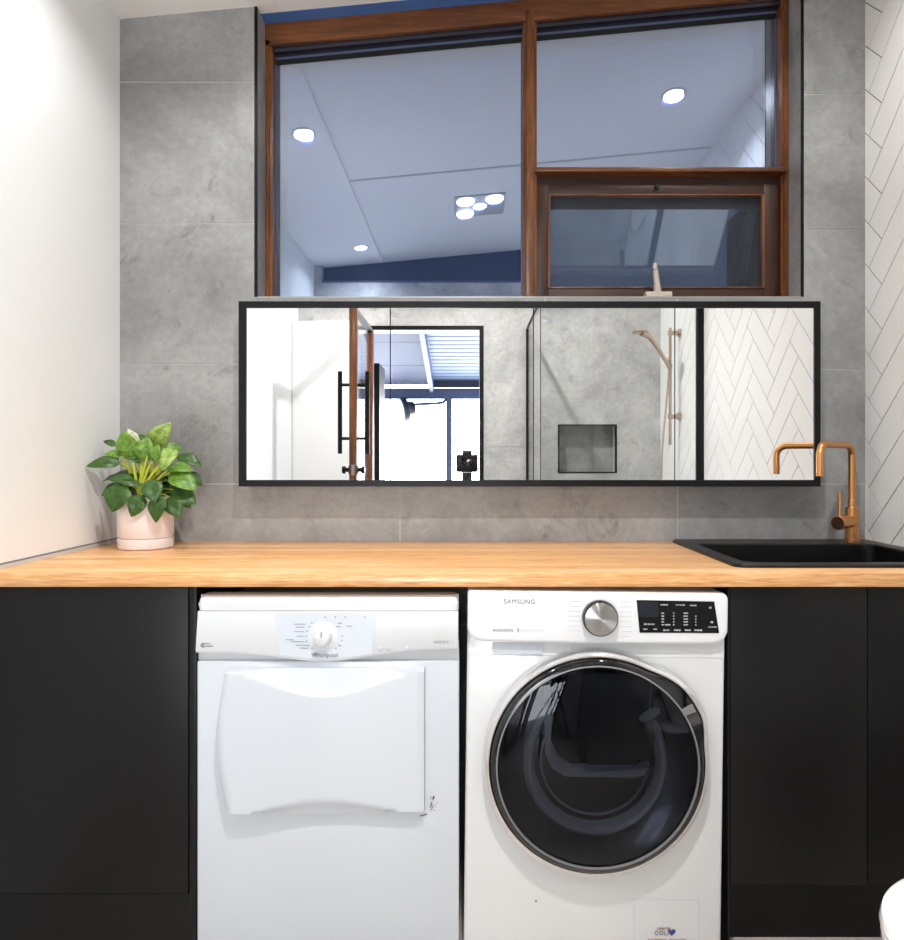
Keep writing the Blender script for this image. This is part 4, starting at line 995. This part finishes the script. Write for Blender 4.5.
# shower set on the herringbone wall
sh = thing('hand_shower', 'brushed bronze hand shower on a wall rail, seen in the mirror', 'shower', (1.25, 0.10, 1.4))
rx, ry = 1.215, 0.10
bm = B(); tube(bm, [(rx, ry, 1.25), (rx, ry, 1.95)], 0.009, 12); obj('rail', bm, M['nickel'], sh)
for z in (1.92, 1.42):
    bm = B(); tube(bm, [(XR, ry, z), (rx-0.012, ry, z)], 0.014, 14); tube(bm, [(XR-0.001, ry, z), (XR-0.012, ry, z)], 0.026, 16); obj('bracket', bm, M['nickel'], sh)
bm = B(); tube(bm, [(rx+0.002, ry-0.012, 1.72), (rx-0.03, ry+0.018, 1.76)], 0.017, 12); obj('slider', bm, M['nickel'], sh)
bm = B(); tube(bm, [(rx-0.012, ry+0.02, 1.715), (1.13, 0.16, 1.81), (1.07, 0.20, 1.875), (1.02, 0.22, 1.90)], [0.010, 0.012, 0.015, 0.022], 14)
lathe(bm, [(0.022, 0), (0.045, 0.006), (0.048, 0.014), (0.044, 0.018), (0, 0.018)], (1.01, 0.22, 1.915), (-0.25, 0, -0.97), 28); obj('handset', bm, M['nickel'], sh)
bm = B(); hp = [(rx-0.012, ry+0.02, 1.715), (rx-0.02, ry+0.03, 1.60), (rx-0.06, ry+0.02, 1.2), (rx-0.05, ry, 0.85), (rx+0.02, ry, 0.80), (XR-0.005, ry, 0.95)]
def smooth_pts(P, it=3):
    P = [Vector(p) for p in P]
    for _ in range(it):
        Q = [P[0]]
        for a, b in zip(P[:-1], P[1:]): Q += [a*0.75+b*0.25, a*0.25+b*0.75]
        P = Q + [P[-1]]
    return P
tube(bm, smooth_pts(hp), 0.006, 10); obj('hose', bm, M['nickel'], sh)

# photographer's tripod and camera, in the doorway
tp = thing('tripod', 'black tripod holding the camera in the doorway, seen in the mirror', 'tripod', (0, -0.12, 0))
bm = B(); tube(bm, [(0, -0.12, 0.55), (0, -0.12, 1.065)], 0.009, 14); obj('column', bm, M['black_soft'], tp)
bm = B(); lathe(bm, [(0.03, 0), (0.03, 0.035), (0.024, 0.04)], (0, -0.12, 1.035), seg=20); bx(bm, -0.03, 0.03, -0.15, -0.09, 1.072, 1.082, bev=0.002); obj('head', bm, M['black_soft'], tp)
for q in range(3):
    a = 2*PI*q/3 + PI/2
    bm = B(); tube(bm, [(0.03*math.cos(a), -0.12+0.03*math.sin(a), 0.85), (0.22*math.cos(a), -0.12+0.22*math.sin(a), 0.42), (0.36*math.cos(a), -0.12+0.36*math.sin(a), 0.012)], [0.014, 0.012, 0.009], 10); obj('leg', bm, M['black_soft'], tp)
cm = thing('camera', 'black camera on the tripod, mirrored in the doorway', 'camera', (0, -0.12, 1.083))
bm = B(); bx(bm, -0.068, 0.068, -0.150, -0.085, 1.083, 1.195, bev=0.012, seg=3); bx(bm, -0.03, 0.03, -0.145, -0.09, 1.19, 1.222, bev=0.01, seg=3); obj('body', bm, M['black_soft'], cm)
bm = B(); lathe(bm, [(0.036, 0), (0.036, 0.05), (0.040, 0.055), (0.040, 0.072), (0.034, 0.074), (0.032, 0.066), (0, 0.062)], (0, -0.086, 1.16), (0, 1, 0), 36); obj('lens', bm, M['black_gloss'], cm)
bm = B(); tube(bm, [(0.058, -0.11, 1.18), (0.085, -0.115, 1.16), (0.088, -0.12, 1.12), (0.060, -0.12, 1.10)], 0.004, 8); obj('strap', bm, M['black_soft'], cm)

# verandah beyond the doorway
bm = B(); bx(bm, -2.2, 2.4, -4.2, YF-0.2, -0.12, -0.02)
struct('floor_outside', bm, M['paving'], 'paving beyond the doorway')
def lean_z(y): return 1.965 + (y+3.2)*0.20
bm = B()
def lean(x0, x1, y0, y1, t0, t1, bm, mi=0):
    vs = [bm.verts.new((x, y, lean_z(y)+t)) for x in (x0, x1) for y in (y0, y1) for t in (t0, t1)]
    for f in [(0, 1, 3, 2), (4, 6, 7, 5), (0, 4, 5, 1), (2, 3, 7, 6), (0, 2, 6, 4), (1, 5, 7, 3)]: bm.faces.new([vs[i] for i in f]).material_index = mi
y = -3.2
while y < YF-0.13:
    y2 = min(y+0.62, YF-0.125); lean(-2.2, -0.40, y+0.008, y2, 0.0, 0.02, bm); y = y2
lean(-2.2, -0.40, -3.2, YF-0.125, 0.019, 0.04, bm, 1)
struct('ceiling_verandah', bm, [M['verandah_board'], M['dark_steel']], 'boarded verandah ceiling beyond the doorway')
bm = B(); y = -3.2
while y < YF-0.14:
    lean(-0.36, 2.4, y, min(y+0.075, YF-0.125), 0.03, 0.05, bm); lean(-0.36, 2.4, y+0.075, min(y+0.10, YF-0.123), 0.027, 0.05, bm, 1); y += 0.10
struct('roof_verandah', bm, [M['verandah_sheet'], M['verandah_rib']], 'pale ribbed verandah roof beyond the doorway')
bm = B(); lean(-0.40, -0.355, -3.2, YF-0.125, -0.09, 0.05, bm)
struct('beam_verandah', bm, M['steel_blue'], 'blue grey rafter between ceiling and roof sheet')
bm = B(); bx(bm, -2.2, 2.4, -3.26, -3.18, 1.815, 1.93)
struct('beam_front', bm, M['steel_blue'], 'blue grey beam above the verandah opening')
bm = B(); bx(bm, -0.36, 2.4, -3.20, -3.12, 1.935, 2.01); struct('beam_gutter', bm, M['dark_steel'], 'dark gutter above the verandah beam')
bm = B(); bx(bm, -0.225, -0.165, -3.25, -3.19, -0.02, 1.815); struct('column_verandah', bm, M['steel_blue'], 'blue grey verandah post')
bm = B(); bx(bm, -2.25, -2.15, -3.3, YF-0.12, -0.02, 2.7); struct('wall_outside_left', bm, M['white_wall'], 'white wall at the left of the verandah')
bm = B(); bx(bm, 2.35, 2.45, -3.3, YF-0.12, -0.02, 2.7); struct('wall_outside_right', bm, M['white_wall'], 'white wall at the right of the verandah')
ps = B(); bx(ps, -0.66, -0.615, -0.95, -0.62, -0.02, 1.84)
tag(obj('privacy_screen', ps, M['black_metal']), 'tall black screen panel just outside the doorway', 'screen panel')
wlmp = thing('wall_lamp', 'outdoor lamp on a swing arm from the verandah post', 'lamp', (-0.2, -3.19, 1.75))
bm = B(); tube(bm, smooth_pts([(-0.225, -3.205, 1.81), (-0.24, -3.17, 1.79), (-0.26, -3.15, 1.765), (-0.64, -3.10, 1.745)]), 0.016, 10); obj('arm', bm, M['steel_blue'], wlmp)
bm = B(); lathe(bm, [(0.05, -0.09), (0.07, -0.08), (0.075, -0.02), (0.13, 0.0), (0.135, 0.05), (0.12, 0.06), (0, 0.062)], (-0.64, -3.10, 1.70), (-0.93, 0.32, -0.2), 28); obj('lamp_head', bm, M['dark_steel'], wlmp)

# ------------------------------------------------------------------ lamps
def light(name, typ, loc, energy, color=(1, 1, 1), size=0.1, rot=(0, 0, 0), parent=None, sizey=None, shape='DISK'):
    ld = bpy.data.lights.new(name, typ); ld.energy = energy; ld.color = color
    if typ == 'AREA':
        ld.shape = shape; ld.size = size
        if shape == 'DISK': ld.spread = math.radians(140)
        if sizey: ld.size_y = sizey
    lo = bpy.data.objects.new(name, ld); COL.objects.link(lo); lo.location = loc; lo.rotation_euler = rot
    if parent: lo.parent = parent
    return lo
DL = [((-0.725, 1.64), 'downlight in the ceiling, reflected at the upper left of the window'), ((-0.725, -0.02), 'downlight in the ceiling, reflected low at the left of the window'), ((0.905, 1.68), 'downlight in the ceiling, reflected in the upper right window pane'), ((0.905, -0.02), 'added unseen downlight above the shower corner, brightening that side of the room')]  # last one is added, unseen, to light the shower and right wall
tilt = -math.atan(SL)
E_DL = 5.2
proto = None
for (xy, lab) in DL:
    loc = (xy[0], xy[1], ceil_z(xy[0]))
    if proto is None:
        t = thing('downlight', lab, 'downlight', loc, 'ceiling downlights')
        bm = B(); lathe(bm, [(0.041, -0.002), (0.056, -0.003), (0.056, -0.0005), (0.041, 0.004)], loc, seg=32, capends=False); obj('trim_ring', bm, M['plastic'], t)
        bm = B(); lathe(bm, [(0.042, -0.0015), (0, -0.0015)], loc, seg=32, capends=False); obj('lens', bm, M['lamp'], t)
        t.rotation_euler = (0, tilt, 0); proto = t
    else: dup(proto, loc, lab)
    light('downlight_lamp', 'AREA', (loc[0], loc[1], loc[2]-0.012), E_DL, (1.0, 0.975, 0.945), 0.08)
hc = (0.075, 0.575)
ht = thing('heat_lamp_unit', 'ceiling heater with three bright round globes and a centre light, reflected in the window', 'heat lamp', (hc[0], hc[1], ceil_z(hc[0])))
z = ceil_z(hc[0])
bm = B(); bx(bm, hc[0]-0.15, hc[0]+0.15, hc[1]-0.165, hc[1]+0.165, z-0.008, z-0.001, bev=0.004); obj('plate', bm, M['plastic'], ht)
for i, (gx_, gy_) in enumerate(((-0.085, 0.105), (0.085, 0.105), (-0.088, -0.100))):
    bm = B(); lathe(bm, [(0.050, -0.006), (0.052, -0.016), (0.042, -0.026), (0.02, -0.032), (0, -0.033)], (hc[0]+gx_, hc[1]+gy_, z), seg=24, capends=False); obj('globe', bm, M['lamp_warm'], ht)
bm = B(); lathe(bm, [(0.038, -0.006), (0.040, -0.014), (0.03, -0.020), (0, -0.021)], (hc[0], hc[1], z), seg=24, capends=False); obj('centre_light', bm, M['lamp_warm'], ht)
ht.rotation_euler = (0, tilt, 0)
light('heat_lamp_light', 'AREA', (hc[0], hc[1], z-0.03), 32, (1.0, 0.975, 0.945), 0.07)
# daylight coming through the verandah opening
light('daylight', 'AREA', (0.0, -3.75, 1.15), 400, (0.94, 0.97, 1.0), 4.2, (PI/2, 0, 0), None, 2.3, 'RECTANGLE')
# ------------------------------------------------------------------ sky : bright behind, dusk blue beyond the window
w = bpy.data.worlds.new('sky'); scene.world = w; w.use_nodes = True; nt = w.node_tree
bg = nt.nodes['Background']; tc = N(nt, 'ShaderNodeTexCoord'); sp = N(nt, 'ShaderNodeSeparateXYZ'); L(nt, tc.outputs['Generated'], sp.inputs[0])
r = N(nt, 'ShaderNodeValToRGB'); mr = N(nt, 'ShaderNodeMapRange'); mr.inputs['From Min'].default_value = -1; mr.inputs['From Max'].default_value = 1
L(nt, sp.outputs['Y'], mr.inputs['Value']); L(nt, mr.outputs[0], r.inputs['Fac'])
r.color_ramp.elements[0].position = 0.25; r.color_ramp.elements[0].color = (0.9, 0.95, 1.0, 1)
r.color_ramp.elements[1].position = 0.6; r.color_ramp.elements[1].color = (0.12, 0.17, 0.28, 1)
L(nt, r.outputs['Color'], bg.inputs['Color']); bg.inputs['Strength'].default_value = 1.0

# ------------------------------------------------------------------ camera
cd = bpy.data.cameras.new('view'); co = bpy.data.objects.new('view', cd); COL.objects.link(co)
co.location = (0, 0, EYE); co.rotation_euler = (PI/2, 0, 0)
cd.sensor_fit = 'HORIZONTAL'; cd.sensor_width = 36; cd.lens = F/904*36
cd.shift_x = -(CX-452)/904; cd.shift_y = (CY-470)/904
cd.clip_start = 0.005
scene.camera = co
scene.view_settings.view_transform = 'Standard'; scene.view_settings.look = 'None'; scene.view_settings.gamma = 1
scene.view_settings.use_curve_mapping = False
scene.view_settings.exposure = 0.0
cy = scene.cycles
cy.use_denoising = True; cy.max_bounces = 14; cy.diffuse_bounces = 6; cy.glossy_bounces = 8; cy.transparent_max_bounces = 24; cy.transmission_bounces = 8
cy.caustics_reflective = False; cy.caustics_refractive = False; cy.sample_clamp_indirect = 6.0
